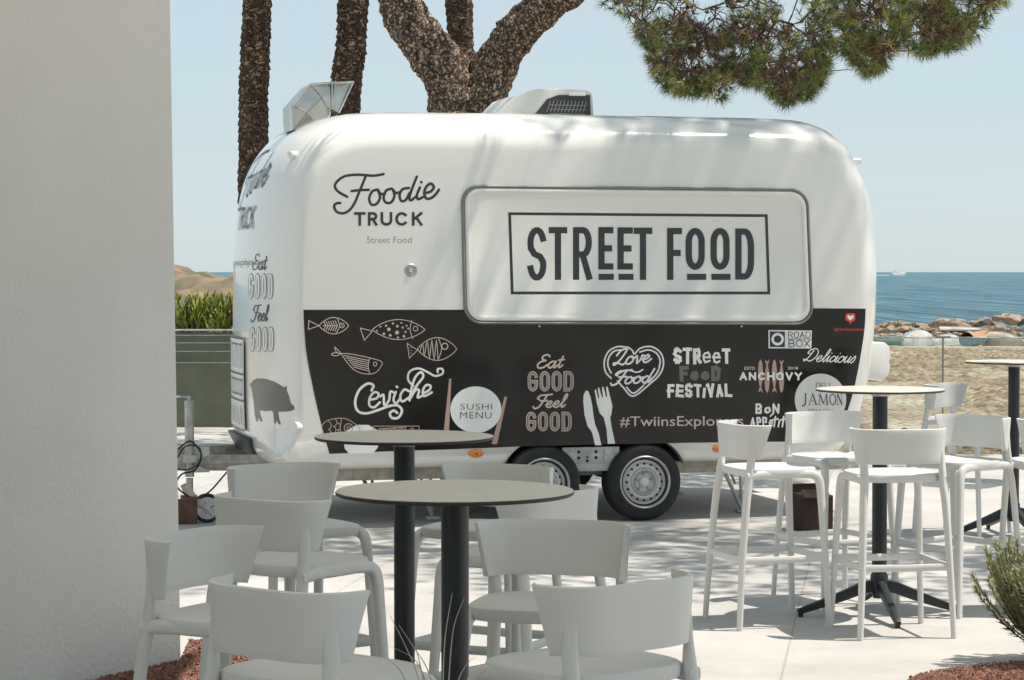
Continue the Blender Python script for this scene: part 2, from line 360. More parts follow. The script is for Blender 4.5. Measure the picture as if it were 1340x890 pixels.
tag(hb.build('hill', M['hill']), kind='structure')

# building: rendered wall at the left + unseen canvas cover added to shade the near tables and wall
bld = empty('building', (-2.5, 9.9, 0))
wb = MB()
c0 = ground(237, 873); cx, cy = -1.405, 9.85
def wallpt(z, x, y):         # the free edge leans very slightly, as in the photograph
    return Vector((x - 0.012*z*(1 if x > -2 else 0) + 2.5, y-9.9, z))
nz = 8
poly = [(cx, cy), (cx-.35, cy+.35), (cx-5.85-.4, cy-9.3+.3), (cx-5.85, cy-9.3)]
wb.prism(poly, lambda p: wallpt(-0.05, *p), lambda p: wallpt(3.35, *p))
wb.build('wall', M['plaster'], bld, smooth=False, bevel=0.006)
rb = MB(); rb.box((2.5-2.3, -9.9+6.1, 3.6), (10.2, 6.2, 0.012)); rb.box((2.5-3.5, -9.9+9.6, 3.6), (7.2, 0.80, 0.012)); rb.build('unseen_awning', M['canvas'], bld, smooth=False)
rb = MB(); rb.box((2.5-0.5, -9.9-2.5, 1.75), (13.0, 0.25, 3.6)); rb.build('unseen_dark_wall', mat('light_blocking_wall', (.10, .10, .095), .6), bld, smooth=False)  # unseen; put behind the camera and kept dark to dim the stool backs
for bx_ in (-4.75, 5.15):  # out-of-view supports added to carry the canvas cover
    rb = MB(); rb.box((2.5+bx_, -9.9+3.4, 3.66), (.08, 11.7, .10)); rb.build('added_awning_beam', M['pole'], bld, smooth=False)
rb = MB(); rb.box((2.5+5.15, -9.9+9.1, 1.80), (.08, .08, 3.6)); rb.build('added_awning_post', M['pole'], bld, smooth=False)
tag(bld, 'building with plain off-white rendered wall filling the left side', 'building')

# ================================================================= FOOD TRAILER
TH = R(15); O = Vector((0.92, 15.6, 0))
TR = empty('food_trailer', O, TH)
TM = Matrix.Translation(O) @ Matrix.Rotation(TH, 4, 'Z'); TI = TM.inverted()
W = 2.1; ZT = 2.735; ZB = 0.385
outl = [(-1.50, ZT), (-1.85, 2.728), (-2.06, 2.705), (-2.20, 2.66), (-2.30, 2.602), (-2.375, 2.535), (-2.445, 2.44), (-2.505, 2.32), (-2.545, 2.19), (-2.575, 2.04), (-2.597, 1.82), (-2.605, 1.55), (-2.608, 1.25), (-2.607, 0.95),
        (-2.602, 0.72), (-2.588, 0.54), (-2.535, 0.43), (-2.42, ZB), (-2.2, ZB), (-1.5, ZB), (-0.5, ZB), (0.5, ZB), (1.0, ZB), (1.25, 0.392), (1.42, 0.43), (1.535, 0.52), (1.62, 0.66),
        (1.70, 0.90), (1.75, 1.17), (1.782, 1.54), (1.775, 1.83), (1.738, 2.12), (1.67, 2.36), (1.555, 2.535), (1.41, 2.66), (1.22, 2.72), (0.95, ZT), (0.3, ZT+.004), (-0.6, ZT+.004)]
ol = [Vector((p[0], p[1], 0)) for p in outl]
ol = smoothpath(ol, 4, True); NO = len(ol)
nrm = []
for i in range(NO):
    t = (ol[(i+1) % NO]-ol[(i-1) % NO]).normalized(); nrm.append(Vector((t.y, -t.x, 0)))
area = sum(ol[i].x*ol[(i+1) % NO].y-ol[(i+1) % NO].x*ol[i].y for i in range(NO))
if area < 0: nrm = [-n for n in nrm]
def ab(n):
    # inset a and depth radius by direction of the outline normal
    we, wt, wb_ = abs(n.x), max(0, n.y), max(0, -n.y)
    s = we+wt+wb_+1e-9
    return (0.27*we+0.27*wt+0.07*wb_)/s, ((1.04 if n.x < 0 else .52)*we+0.42*wt+0.10*wb_)/s
AB = [ab(n) for n in nrm]
for _ in range(3): AB = [tuple((AB[(i-1) % NO][k]+2*AB[i][k]+AB[(i+1) % NO][k])/4 for k in (0, 1)) for i in range(NO)]
dys = [0, .002, .006, .014, .025, .04, .06, .085, .115, .15, .19, .24, .29, .35, .42, .52, .63, .76, .90, 1.05]
rows = [(d, d) for d in dys]+[(W-d, d) for d in reversed(dys[:-1])]
vs = []; fs = []
for y, dy in rows:
    for i in range(NO):
        a, r = AB[i]
        q = min(1, dy/r); ins = a*(1-math.sqrt(max(0, 1-(1-q)**2)))
        p = ol[i]-nrm[i]*ins
        vs.append((p.x, y, p.y))
NR = len(rows)
for j in range(NR-1):
    for i in range(NO):
        fs.append((j*NO+i, j*NO+(i+1) % NO, (j+1)*NO+(i+1) % NO, (j+1)*NO+i))
fs.append(tuple(range(NO-1, -1, -1))); fs.append(tuple((NR-1)*NO+i for i in range(NO)))
body = MB(); body.add(vs, fs); bo = body.build('body', [M['white'], M['dark']], TR, ang=50)
BV = BVHTree.FromPolygons([TM @ Vector(v) for v in vs], [tuple(f) for f in fs])
# wheel well cut
WS = [-0.733, -0.03]; WZ = 0.262; WR = 0.262
cut = MB()
for s_ in WS:
    cut.tube([(s_, -0.3, WZ), (s_, 0.36, WZ)], 0.305, 40)
c1 = cut.build('cut_a', M['dark'], None)
cb = MB(); cb.box(((WS[0]+WS[1])/2, 0.03, 0.30), (0.72, 0.66, 0.44)); c2 = cb.build('cut_b', M['dark'], None)
for c in (c1, c2):
    c.matrix_world = TM
    md = bo.modifiers.new('b', 'BOOLEAN'); md.operation = 'DIFFERENCE'; md.object = c; md.solver = 'EXACT'
bpy.context.view_layer.update()
dg = bpy.context.evaluated_depsgraph_get(); ev = bo.evaluated_get(dg)
nm = bpy.data.meshes.new_from_object(ev); bo.modifiers.clear(); bo.data = nm
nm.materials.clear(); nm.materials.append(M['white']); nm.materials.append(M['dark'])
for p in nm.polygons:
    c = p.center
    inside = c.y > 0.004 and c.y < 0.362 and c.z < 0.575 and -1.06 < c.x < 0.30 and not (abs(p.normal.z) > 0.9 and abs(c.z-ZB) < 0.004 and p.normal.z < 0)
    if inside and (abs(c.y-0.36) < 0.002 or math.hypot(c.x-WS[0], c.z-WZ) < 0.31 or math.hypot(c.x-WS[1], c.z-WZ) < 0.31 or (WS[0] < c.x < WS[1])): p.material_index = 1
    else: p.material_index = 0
for c in (c1, c2): bpy.data.objects.remove(c)

def side(px, py):                     # point on the flat near side, trailer coordinates
    o = TI @ Vector((0, 0, HC)); d = TI.to_3x3() @ ray(px, py); k = -o.y/d.y; return o+d*k

# serving hatch
HT = [(603, 242), (1057, 247), (1064, 425), (607, 424)]
def hpx(u, v): # u right, v down, 0..1
    a = Vector(HT[0]).lerp(Vector(HT[1]), u); b = Vector(HT[3]).lerp(Vector(HT[2]), u); return a.lerp(b, v)
def rrect(inset, rad, n=8):           # pixel rounded rectangle
    out = []; w, h = 457.0, 180.0
    for cx_, cy_, a0 in ((w-inset-rad, inset+rad, -90), (w-inset-rad, h-inset-rad, 0), (inset+rad, h-inset-rad, 90), (inset+rad, inset+rad, 180)):
        for k in range(n+1):
            a = R(a0+90*k/n); out.append(hpx((cx_+rad*math.cos(a))/w, (cy_+rad*math.sin(a))/h))
    return out
hb = MB()
def ringpts(ins, rad, y): return [Vector((side(*p).x, y, side(*p).z)) for p in rrect(ins, rad)]
prof = [(4.0, 20, 0.004), (4.2, 20, -0.016), (5.5, 19, -0.020), (9.0, 17, -0.020), (10.5, 16, -0.014), (11.0, 16, -0.012)]
rings = [ringpts(*p) for p in prof]; n = len(rings[0]); vs = [v for r_ in rings for v in r_]
fs = [(j*n+i, j*n+(i+1) % n, (j+1)*n+(i+1) % n, (j+1)*n+i) for j in range(len(rings)-1) for i in range(n)]+[tuple((len(rings)-1)*n+i for i in range(n))]
hb.add(vs, fs)
hatch = hb.build('serving_hatch', M['hatch'], TR, ang=60)
HBV = BVHTree.FromPolygons([TM @ v for v in vs], fs)
s_ = MB(); ps = ringpts(1.5, 22, -0.004); ps += ps[:2]
s_.tube(ps, 0.017, 10, cap=False, ry=0.010, up=(0, 1, 0)); s_.build('hatch_seal', M['seal'], hatch)
for px in (705, 969):
    s_ = MB(); p = side(px, 427); s_.tube([(p.x, 0.0, p.z), (p.x, -0.02, p.z)], 0.007, 10)
    s_.build('hatch_catch', M['galv'], hatch)

# ------------------------------------------------ decals
def hit(px, py, off):
    d = ray(px, py); o = Vector((0, 0, HC)); best = None
    for bv in (HBV, BV):
        h, nn, _, dist = bv.ray_cast(o, d.normalized())
        if h and (best is None or dist < best[2]-1e-6): best = (h, nn, dist)
    if best is None:
        return None
    h, nn, _ = best
    if nn.dot(d) > 0: nn = -nn
    return TI @ (h+nn*off)
def hit_body(px, py, off):
    d = ray(px, py); h, nn, _, _ = BV.ray_cast(Vector((0, 0, HC)), d.normalized())
    if not h: return None
    if nn.dot(d) > 0: nn = -nn
    return TI @ (h+nn*off)
def hit_end(yl, z, off):              # onto the front end, looking along +x of the trailer
    o = TM @ Vector((-5, yl, z)); d = TM.to_3x3() @ Vector((1, 0, 0)); h, nn, _, _ = BV.ray_cast(o, d)
    if not h: return None
    if nn.dot(d) > 0: nn = -nn
    return TI @ (h+nn*off)
class Decal:
    """flat vinyl: strokes and filled shapes laid on the trailer skin, one thin layer above another"""
    def __init__(s, fn=hit, base=0.0012): s.mb = MB(); s.fn = fn; s.k = 0; s.base = base
    def put(s, pts, fs, o0=0, o1=0):
        n = len(pts); out = []
        for i, p in enumerate(pts):
            q = s.fn(p[0], p[1], s.base+.0022+s.k*0.00012+o0+(o1-o0)*i/max(1, n-1))
            if q is None: return
            out.append(q)
        s.mb.add(out, fs)
    def stroke(s, pts, w, closed=False, cap='round', w2=None, smooth=0, sx=1.0):
        P = [Vector((p[0], p[1])) for p in pts]
        if smooth: P = [Vector((q.x, q.y)) for q in smoothpath([(p.x, p.y, 0) for p in P], smooth, closed)]
        if closed: P = P+[P[0]]
        # drop duplicates, densify
        Q = [P[0]]
        for p in P[1:]:
            if (p-Q[-1]).length > 0.05: Q.append(p)
        P = Q; n = len(P)
        if n < 2: return
        L = []; Rr = []
        for i in range(n):
            if closed and i in (0, n-1): a = (P[-1]-P[-2]).normalized(); b = (P[1]-P[0]).normalized()
            else: a = (P[i]-P[max(i-1, 0)]); b = (P[min(i+1, n-1)]-P[i]); a = a.normalized() if a.length else b.normalized(); b = b.normalized() if b.length else a
            t = (a+b); t = t.normalized() if t.length > 1e-3 else a
            c = max(0.45, t.dot(a)); ww = w/2/c
            if w2 is not None: ww *= (1+(w2/w-1)*math.sin(math.pi*i/(n-1)))
            nn = Vector((-t.y, t.x)); L.append(P[i]+nn*ww*1); Rr.append(P[i]-nn*ww*1)
        pts2 = []
        for a, b in zip(L, Rr): pts2 += [a, b]
        s.put(pts2, [(2*i, 2*i+1, 2*i+3, 2*i+2) for i in range(n-1)], 0, 0.00010)
        s.k += 1
        if cap == 'round' and not closed:
            for e, q in ((P[0], P[0]-P[1]), (P[-1], P[-1]-P[-2])):
                a0 = math.atan2(q.y, q.x); pp = [e+Vector((math.cos(a0+R(d)), math.sin(a0+R(d))))*w/2 for d in range(-90, 91, 30)]
                s.put(pp, [tuple(range(len(pp)))])
            s.k += 1
    def fill(s, poly, step=0):
        bm = bmesh.new(); vsb = [bm.verts.new((p[0], p[1], 0)) for p in poly]; bm.faces.new(vsb); bm.normal_update()
        bmesh.ops.triangulate(bm, faces=bm.faces[:])
        if step:
            xs = [p[0] for p in poly]; ysb = [p[1] for p in poly]
            for ax, (lo, hi) in ((0, (min(xs), max(xs))), (1, (min(ysb), max(ysb)))):
                c = lo+step
                while c < hi:
                    co = (c, 0, 0) if ax == 0 else (0, c, 0); no = (1, 0, 0) if ax == 0 else (0, 1, 0)
                    bmesh.ops.bisect_plane(bm, geom=bm.verts[:]+bm.edges[:]+bm.faces[:], plane_co=co, plane_no=no); c += step
        bm.verts.index_update(); pv = [(v.co.x, v.co.y) for v in bm.verts]; ff = [tuple(v.index for v in f.verts) for f in bm.faces]; bm.free()
        s.put(pv, ff); s.k += 1
    def ellipse(s, cx, cy, rx, ry, n=40): s.fill([(cx+rx*math.cos(2*math.pi*k/n), cy+ry*math.sin(2*math.pi*k/n)) for k in range(n)])
    def oval(s, cx, cy, rx, ry, w, n=28): s.stroke([(cx+rx*math.cos(2*math.pi*k/n), cy+ry*math.sin(2*math.pi*k/n)) for k in range(n)], w, True)
    def text(s, txt, x0, x1, y0, y1, off=0.0, slope=0.0, spacing=1.0, shear=0.0):
        cu = bpy.data.curves.new('t', 'FONT'); cu.body = txt; cu.size = 1; cu.offset = off; cu.resolution_u = 3; cu.space_character = spacing; cu.shear = shear
        ob = bpy.data.objects.new('t', cu); COL.objects.link(ob); bpy.context.view_layer.update()
        me = bpy.data.meshes.new_from_object(ob.evaluated_get(bpy.context.evaluated_depsgraph_get()))
        vv = [v.co.copy() for v in me.vertices]; ff = [tuple(p.vertices) for p in me.polygons]
        bpy.data.objects.remove(ob); bpy.data.meshes.remove(me); bpy.data.curves.remove(cu)
        if not vv: return
        ax, bx_ = min(v.x for v in vv), max(v.x for v in vv); ay, by = min(v.y for v in vv), max(v.y for v in vv)
        pv = [(x0+(v.x-ax)/(bx_-ax)*(x1-x0), y1-(v.y-ay)/(by-ay)*(y1-y0)+slope*(v.x-ax)/(bx_-ax)) for v in vv]
        s.put(pv, ff); s.k += 2
    def build(s, name, m, parent=TR, label=None):
        if not s.mb.f: print('EMPTY decal', name, label); return None
        o = s.mb.build(name, m, parent, smooth=False, weld=False)
        if label: o['label'] = label
        return o

class Z:       # coordinates read on an enlarged crop of the side
    def __init__(s, ox, oy, k): s.o = (ox, oy); s.k = k
    def __call__(s, pts): return [(s.o[0]+p[0]/s.k, s.o[1]+p[1]/s.k) for p in pts]
z3 = Z(590, 220, 2.68); z7 = Z(420, 200, 4.945); z4 = Z(390, 400, 3.35); z5 = Z(760, 400, 3.35); z2 = Z(220, 360, 3.2975)

# monoline capitals in a unit box (x right, y down)
def arc(cx, cy, rx, ry, a0, a1, n=10): return [(cx+rx*math.cos(R(a0+(a1-a0)*k/n)), cy+ry*math.sin(R(a0+(a1-a0)*k/n))) for k in range(n+1)]
CAP = {
 'S': [arc(.5, .27, .5, .27, -20, -180, 10)+[(.03, .38), (.3, .5), (.75, .56), (.97, .66)]+arc(.5, .74, .5, .26, 0, 165, 10)],
 'T': [[(0, 0), (1, 0)], [(.5, 0), (.5, 1)]],
 'R': [[(0, 1), (0, 0), (.5, 0)]+arc(.55, .26, .42, .26, -90, 90)+[(.02, .52)], [(.5, .53), (.98, 1)]],
 'E': [[(1, 0), (0, 0), (0, 1), (1, 1)], [(0, .5), (.85, .5)]],
 'F': [[(1, 0), (0, 0), (0, 1)], [(0, .48), (.85, .48)]],
 'O': ['closed', arc(.5, .3, .5, .3, 180, 360)+arc(.5, .7, .5, .3, 0, 180)],
 'D': ['closed', [(0, 0), (.4, 0)]+arc(.5, .35, .5, .35, -90, 0)+arc(.5, .65, .5, .35, 0, 90)+[(0, 1)]],
 'U': [[(0, 0), (0, .65)]+arc(.5, .65, .5, .35, 180, 0)+[(1, 0)]],
 'C': [arc(.52, .5, .52, .5, -45, -315, 20)],
 'G': [arc(.5, .3, .5, .3, -20, -180)+arc(.5, .7, .5, .3, 180, 0)+[(1, .52), (.58, .52)]],
 'K': [[(0, 0), (0, 1)], [(1, 0), (.03, .55)], [(.38, .38), (1, 1)]],
 'A': [[(0, 1), (.5, 0), (1, 1)], [(.2, .66), (.8, .66)]],
 'N': [[(0, 1), (0, 0), (1, 1), (1, 0)]],
 'H': [[(0, 0), (0, 1)], [(1, 0), (1, 1)], [(0, .5), (1, .5)]],
 'V': [[(0, 0), (.5, 1), (1, 0)]], 'Y': [[(0, 0), (.5, .5), (1, 0)], [(.5, .5), (.5, 1)]],
 'X': [[(0, 0), (1, 1)], [(1, 0), (0, 1)]],
 'I': [[(.5, 0), (.5, 1)]], 'L': [[(0, 0), (0, 1), (1, 1)]],
 'P': [[(0, 1), (0, 0), (.5, 0)]+arc(.55, .27, .42, .27, -90, 90)+[(.02, .54)]],
 'B': [[(0, 0), (0, 1), (.55, 1)]+arc(.6, .76, .36, .24, 90, -90)+[(0, .5)], [(0, 0), (.5, 0)]+arc(.55, .25, .35, .25, -90, 90)],
 'e': [[(.02, .62), (.95, .62)]+arc(.5, .62, .46, .34, 0, -320, 18)],
 'o': ['closed', arc(.5, .68, .42, .30, 0, 345, 14)],
 'i': [[(.5, .38), (.5, 1)]],
}
def glyph(D, ch, x0, y0, x1, y1, w, tr=None, cap='butt', jit=0):
    g = CAP[ch]; closed = g[0] == 'closed'
    for st in (g[1:] if closed else g):
        pts = [(x0+w/2+(p[0])*(x1-x0-w), y0+w/2+p[1]*(y1-y0-w)) for p in st]
        if jit: pts = [(a+random.uniform(-jit, jit), b+random.uniform(-jit, jit)) for a, b in pts]
        # butt ends of straight runs reach the box edge
        if cap == 'butt' and not closed:
            a, b = Vector(pts[0]), Vector(pts[1]); pts[0] = tuple(a+(a-b).normalized()*w/2)
            a, b = Vector(pts[-1]), Vector(pts[-2]); pts[-1] = tuple(a+(a-b).normalized()*w/2)
        # sharp corners: split the run so every corner stays full width
        run = [pts[0]]; runs = []
        for i in range(1, len(pts)):
            run.append(pts[i])
            if i < len(pts)-1:
                a = (Vector(pts[i])-Vector(pts[i-1])).normalized(); b = (Vector(pts[i+1])-Vector(pts[i])).normalized()
                if a.dot(b) < 0.5: runs.append((run, i)); run = [pts[i]]
        runs.append((run, -1))
        wpx = w*(1 if tr is None else tr.k**-1)
        if closed and len(runs) == 1:
            D.stroke(tr(pts) if tr else pts, wpx, True); continue
        if closed: runs.append(([pts[-1], pts[0]], -1))
        for k, (r_, _) in enumerate(runs):
            r_ = list(r_)
            if len(runs) > 1 and cap == 'butt':
                if k > 0 or closed: a, b = Vector(r_[0]), Vector(r_[1]); r_[0] = tuple(a+(a-b).normalized()*w*.5)
                if k < len(runs)-1 or closed: a, b = Vector(r_[-1]), Vector(r_[-2]); r_[-1] = tuple(a+(a-b).normalized()*w*.5)
            D.stroke(tr(r_) if tr else r_, wpx, False, cap)
def word(D, txt, x0, x1, y0, y1, w, tr=None, gap=0.28, cap='butt', widths=None, slope=0, jit=0):
    ws = [{'I': .35, 'i': .35, ' ': .45}.get(c, .8 if c in 'LEF' else 1.0) for c in txt]
    tot = sum(ws)+gap*(len(txt)-1); u = (x1-x0)/tot; x = x0
    for c, q in zip(txt, ws):
        dy = slope*(x-x0)/(x1-x0)
        if c != ' ': glyph(D, c, x, y0+dy, x+q*u, y1+dy, w, tr, cap, jit)
        x += (q+gap)*u
# cursive letters: x-height 1, y up
CUR = {
 'e': ([[(0, .38), (.42, .5), (.62, .8), (.42, 1.0), (.14, .75), (.10, .3), (.34, .0), (.66, .1), (.92, .42)]], .86),
 'o': ([[(.52, 1.0), (.22, .92), (.05, .5), (.15, .08), (.45, 0), (.72, .3), (.72, .75), (.5, 1.0), (.62, .8), (.95, .85)]], .9),
 'a': ([[(.72, .85), (.42, 1), (.12, .7), (.10, .25), (.33, 0), (.6, .25), (.74, .9)], [(.76, 1.0), (.70, .3), (.82, .02), (1.05, .38)]], .98),
 'd': ([[(.72, .85), (.42, 1), (.12, .7), (.10, .25), (.33, 0), (.6, .25), (.74, .9)], [(.95, 2.1), (.78, 1.1), (.72, .3), (.84, .02), (1.08, .38)]], 1.0),
 'i': ([[(0, .38), (.25, 1.0), (.2, .3), (.32, .02), (.58, .38)], [(.33, 1.42), (.34, 1.46)]], .52),
 'c': ([[(.66, .82), (.42, 1), (.12, .65), (.12, .2), (.36, 0), (.78, .38)]], .72),
 't': ([[(.38, 1.75), (.24, .4), (.36, .02), (.66, .38)], [(.02, 1.15), (.6, 1.25)]], .6),
 'l': ([[(0, .38), (.42, 1.3), (.48, 1.95), (.3, 2.05), (.2, 1.2), (.2, .2), (.36, 0), (.62, .38)]], .56),
 'v': ([[(0, .75), (.14, 1), (.26, .6), (.36, 0), (.64, .5), (.70, 1.0), (.95, .85)]], .85),
 'u': ([[(0, .4), (.12, 1.0), (.08, .3), (.26, 0), (.55, .4), (.68, 1.0)], [(.70, 1.0), (.64, .25), (.76, 0), (1.0, .38)]], .95),
 's': ([[(0, .38), (.38, 1.1), (.52, .5), (.36, .0), (.06, .1)]], .6),
 'E': ([[(1.05, 1.75), (.75, 2.05), (.35, 1.9), (.3, 1.45), (.75, 1.15), (.35, 1.05), (.02, .55), (.25, .03), (.75, .1), (1.1, .5)]], 1.15),
 'F': ([[(1.5, 2.1), (.7, 2.0), (.2, 1.95), (-.1, 1.5), (.15, 1.3)], [(.95, 2.0), (.7, 1.0), (.4, .1), (-.05, -.15), (-.3, .15)], [(.35, 1.05), (1.15, 1.1)]], 1.15),
 'L': ([[(-.1, 1.3), (.2, 1.95), (.75, 2.1), (.75, 1.7), (.45, .8), (.0, .05), (-.2, .25), (.2, .3), (.8, .0), (1.1, .3)]], 1.05),
 'D': ([[(.55, 1.8), (.3, .6), (.0, .05), (-.25, .3), (.2, .25), (.8, .05), (1.35, .7), (1.3, 1.6), (.7, 2.1), (.0, 1.8), (-.1, 1.3), (.25, 1.3)]], 1.6),
}
def cursive(D, txt, x0, x1, ybase, xh, w, tr=None, slope=0, slant=0.25):
    strokes = []; x = 0
    for c in txt:
        ss, adv = CUR[c]
        for st in ss: strokes.append([(x+p[0]+slant*p[1], p[1]) for p in st])
        x += adv
    mx = max(p[0] for s__ in strokes for p in s__); mn = min(p[0] for s__ in strokes for p in s__)
    for st in strokes:
        pts = [(x0+(p[0]-mn)/(mx-mn)*(x1-x0), ybase-p[1]*xh+slope*(p[0]-mn)/(mx-mn)) for p in st]
        if tr: pts = tr(pts)
        D.stroke(pts, w/(tr.k if tr else 1), smooth=6)
def good(x0, x1, y0, y1, w, tr, mo, mi, mid=True, kf=.30, lift=0.0):   # outlined block word
    gap = .16; u = (x1-x0)/(4+3*gap)
    def layer(k, ww, m_, base):
        a = Decal(base=base+lift); g2 = (gap*u+2*k)/(u-2*k); word(a, 'GOOD', x0+k, x1-k, y0+k, y1-k, ww, tr, gap=g2); a.build('lettering', m_)
    layer(0, w, mo, .0014); layer(w*kf, w*(1-2*kf), mi, .0014+.0028*(1 if not lift else .35))
    if mid: layer(w*.43, w*.14, mo, .0066)

# dark band
bd = Decal(fn=hit_body, base=0.0006)
le = smoothpath([(397, 405.5, 0), (400, 455, 0), (408, 500, 0), (419, 550, 0), (431, 594, 0)], 5)
poly = [(v.x, v.y) for v in le]+[(470, 592), (590, 588), (690, 584), (800, 581.5), (900, 579.5), (1060, 577.5)]
re_ = smoothpath([(1092, 577, 0), (1106, 545, 0), (1117, 510, 0), (1126, 465, 0), (1131, 430, 0), (1132.5, 404, 0)], 5)
poly += [(v.x, v.y) for v in re_]+[(1060, 403.6), (800, 404.8), (600, 405.4)]
bd.fill(poly, 7); band = bd.build('graphic_band', M['band'], label='glossy dark lower band of the trailer side')
for p in band.data.polygons: p.use_smooth = True

# STREET FOOD on the hatch
d = Decal(base=-.0014)
for ch, x0, x1, y0, y1 in (('S', 268, 335, 207, 395), ('T', 343, 408, 207, 392), ('R', 428, 496, 207, 392), ('E', 517, 570, 207, 356), ('E', 584, 638, 208, 356), ('T', 641, 706, 209, 392),
                           ('F', 758, 810, 210, 392), ('O', 823, 890, 210, 357), ('O', 910, 977, 210, 357), ('D', 997, 1063, 212, 391)):
    glyph(d, ch, x0, y0, x1, y1, 22, z3)
for x0, x1 in ((518, 571), (588, 640), (828, 895), (913, 980)): d.fill(z3([(x0, 371), (x1, 371), (x1, 392), (x0, 392)]))
d.build('lettering', M['ink'], hatch, 'large condensed black STREET FOOD lettering')
d = Decal(base=-.0014); fr = [(206, 160), (1106, 167), (1115, 438), (215, 438)]
for i in range(4):
    a, b = Vector(fr[i]), Vector(fr[(i+1) % 4]); t = (b-a).normalized()*5; d.stroke(z3([a-t, b+t]), 10/2.68, cap='butt')
d.build('sign_border', M['ink'], hatch)
# Foodie TRUCK
d = Decal(base=-.0012)
for st in ([(405, 138), (340, 148), (240, 142), (160, 150), (110, 180), (90, 215), (110, 250), (170, 285)],
           [(290, 150), (270, 200), (245, 260), (215, 330), (180, 375), (140, 392), (100, 380), (85, 345), (100, 328), (125, 325)],
           [(198, 248), (250, 242), (310, 240)], [(368, 238), (332, 250), (312, 295), (326, 335), (360, 330), (382, 290), (372, 248), (390, 268), (415, 262)],
           [(458, 232), (422, 245), (405, 290), (420, 322), (455, 320), (475, 280), (466, 240), (482, 260), (508, 256)],
           [(568, 228), (528, 236), (508, 275), (520, 312), (548, 305), (572, 262)], [(620, 155), (592, 225), (572, 290), (582, 308), (608, 288)],
           [(640, 225), (620, 275), (628, 300), (658, 288)], [(648, 189), (650, 191)], [(668, 262), (710, 250), (730, 222), (712, 200), (685, 215), (668, 255), (680, 295), (715, 292), (745, 265), (763, 238)]):
    d.stroke(z7(st), 17/4.945, smooth=6)
for ch, x0, x1 in (('T', 213, 288), ('R', 303, 366), ('U', 385, 461), ('C', 480, 562), ('K', 588, 656)): glyph(d, ch, x0, 384, x1, 472, 17, z7)
d.build('lettering', M['ink'], label='black script Foodie over capitals TRUCK')
d = Decal(base=-.0012); x0, y0 = z7([(297, 543)])[0]; x1, y1 = z7([(587, 585)])[0]; d.text('Street Food', x0, x1, y0, y1); d.build('lettering', M['inkgrey'], label='small grey Street Food lettering')

# left corner: Eat GOOD Feel GOOD and pig
d = Decal(base=-.0012); cursive(d, 'Eat', 331, 350, 353, 10, 1.5, None, 0); cursive(d, 'Feel', 329, 352, 420, 10, 1.5); d.build('lettering', M['ink'], label='black script Eat and Feel on the rounded corner')
one = Z(0, 0, 1)
good(325, 358, 358, 391, 4.0, one, M['inkgrey'], M['white'], mid=False, kf=.24, lift=-.0022); good(327, 359, 428, 460, 4.0, one, M['inkgrey'], M['white'], mid=False, kf=.24, lift=-.0022)
pg = [(358, 470), (365, 455), (385, 446), (420, 447), (460, 460), (488, 476), (500, 485), (512, 477), (512, 497), (522, 520), (530, 553), (545, 567), (545, 580), (530, 587), (500, 590), (476, 590), (479, 615), (487, 645),
      (479, 645), (468, 628), (465, 642), (458, 638), (455, 600), (450, 585), (420, 588), (396, 583), (398, 600), (408, 630), (400, 633), (389, 612), (387, 633), (380, 630), (374, 600), (370, 550), (362, 500)]
d = Decal(base=-.0012); d.fill(z2(pg), 4); d.stroke(z2([(362, 480), (354, 478), (357, 468), (362, 474)]), .8, smooth=4); d.build('pig_graphic', M['pig'], label='taupe pig silhouette on the rounded corner')

# fish on the band
def lens(x0, x1, yc, h, n=16, tilt=0, bulge=.5): 
    up = [(x0+(x1-x0)*k/n, yc-h*math.sin(math.pi*(k/n)**bulge_p(bulge))**.8+tilt*k/n) for k in range(n+1)]
    dn = [(x1-(x1-x0)*k/n, yc+h*math.sin(math.pi*((n-k)/n)**bulge_p(bulge))**.8+tilt*(n-k)/n) for k in range(1, n)]
    return up+dn
def bulge_p(b): return {.5: 1.0}.get(b, b)
d = Decal(); lw = 3.4/3.35
S = lambda pts, w=lw, c=False, sm=0: d.stroke(z4(pts), w, c, smooth=sm)
S(lens(92, 222, 88, 36), c=True); S([(92, 88), (47, 66), (45, 104), (92, 88)]); S([(172, 58), (182, 88), (168, 118)], sm=4); d.oval(*z4([(192, 87)])[0], 3, 3, lw); d.ellipse(*z4([(192, 87)])[0], 1, 1, 10)
S([(110, 88), (172, 88)])
for k in range(6): S([(112+10*k, 66+k*-1.0+5), (122+10*k, 88), (112+10*k, 106+k)])
S(lens(325, 556, 105, 44), c=True); S([(325, 112), (272, 98), (290, 152), (325, 112)]); S([(498, 64), (490, 105), (502, 145)], sm=4); d.oval(*z4([(514, 101)])[0], 3, 3, lw)
for (x, y, r_) in ((345, 110, 4), (360, 92, 4), (375, 124, 6), (385, 88, 5), (397, 104, 8), (403, 130, 6), (415, 78, 5), (433, 118, 9), (434, 90, 6), (452, 76, 4), (458, 96, 5), (470, 115, 5), (475, 88, 4), (463, 134, 6), (482, 100, 4), (437, 140, 5)):
    d.ellipse(*z4([(x, y)])[0], r_/3.35, r_/3.35, 12)
S(lens(522, 695, 190, 50), c=True); S([(522, 195), (477, 165), (487, 230), (522, 195)]); S([(615, 145), (628, 190), (612, 238)], sm=4); d.oval(*z4([(642, 178)])[0], 4, 4, lw*1.3)
S([(532, 205), (545, 165), (552, 220), (565, 155), (575, 232), (585, 150), (595, 238), (605, 150), (612, 232)], sm=3)
for k in range(9): d.ellipse(*z4([(484+(k % 3)*7, 185+(k//3)*12)])[0], .5, .5, 8)
S([(188, 210), (230, 212), (310, 228), (362, 244), (364, 262), (340, 292), (300, 300), (250, 285), (215, 250), (188, 210)], c=False, sm=4)
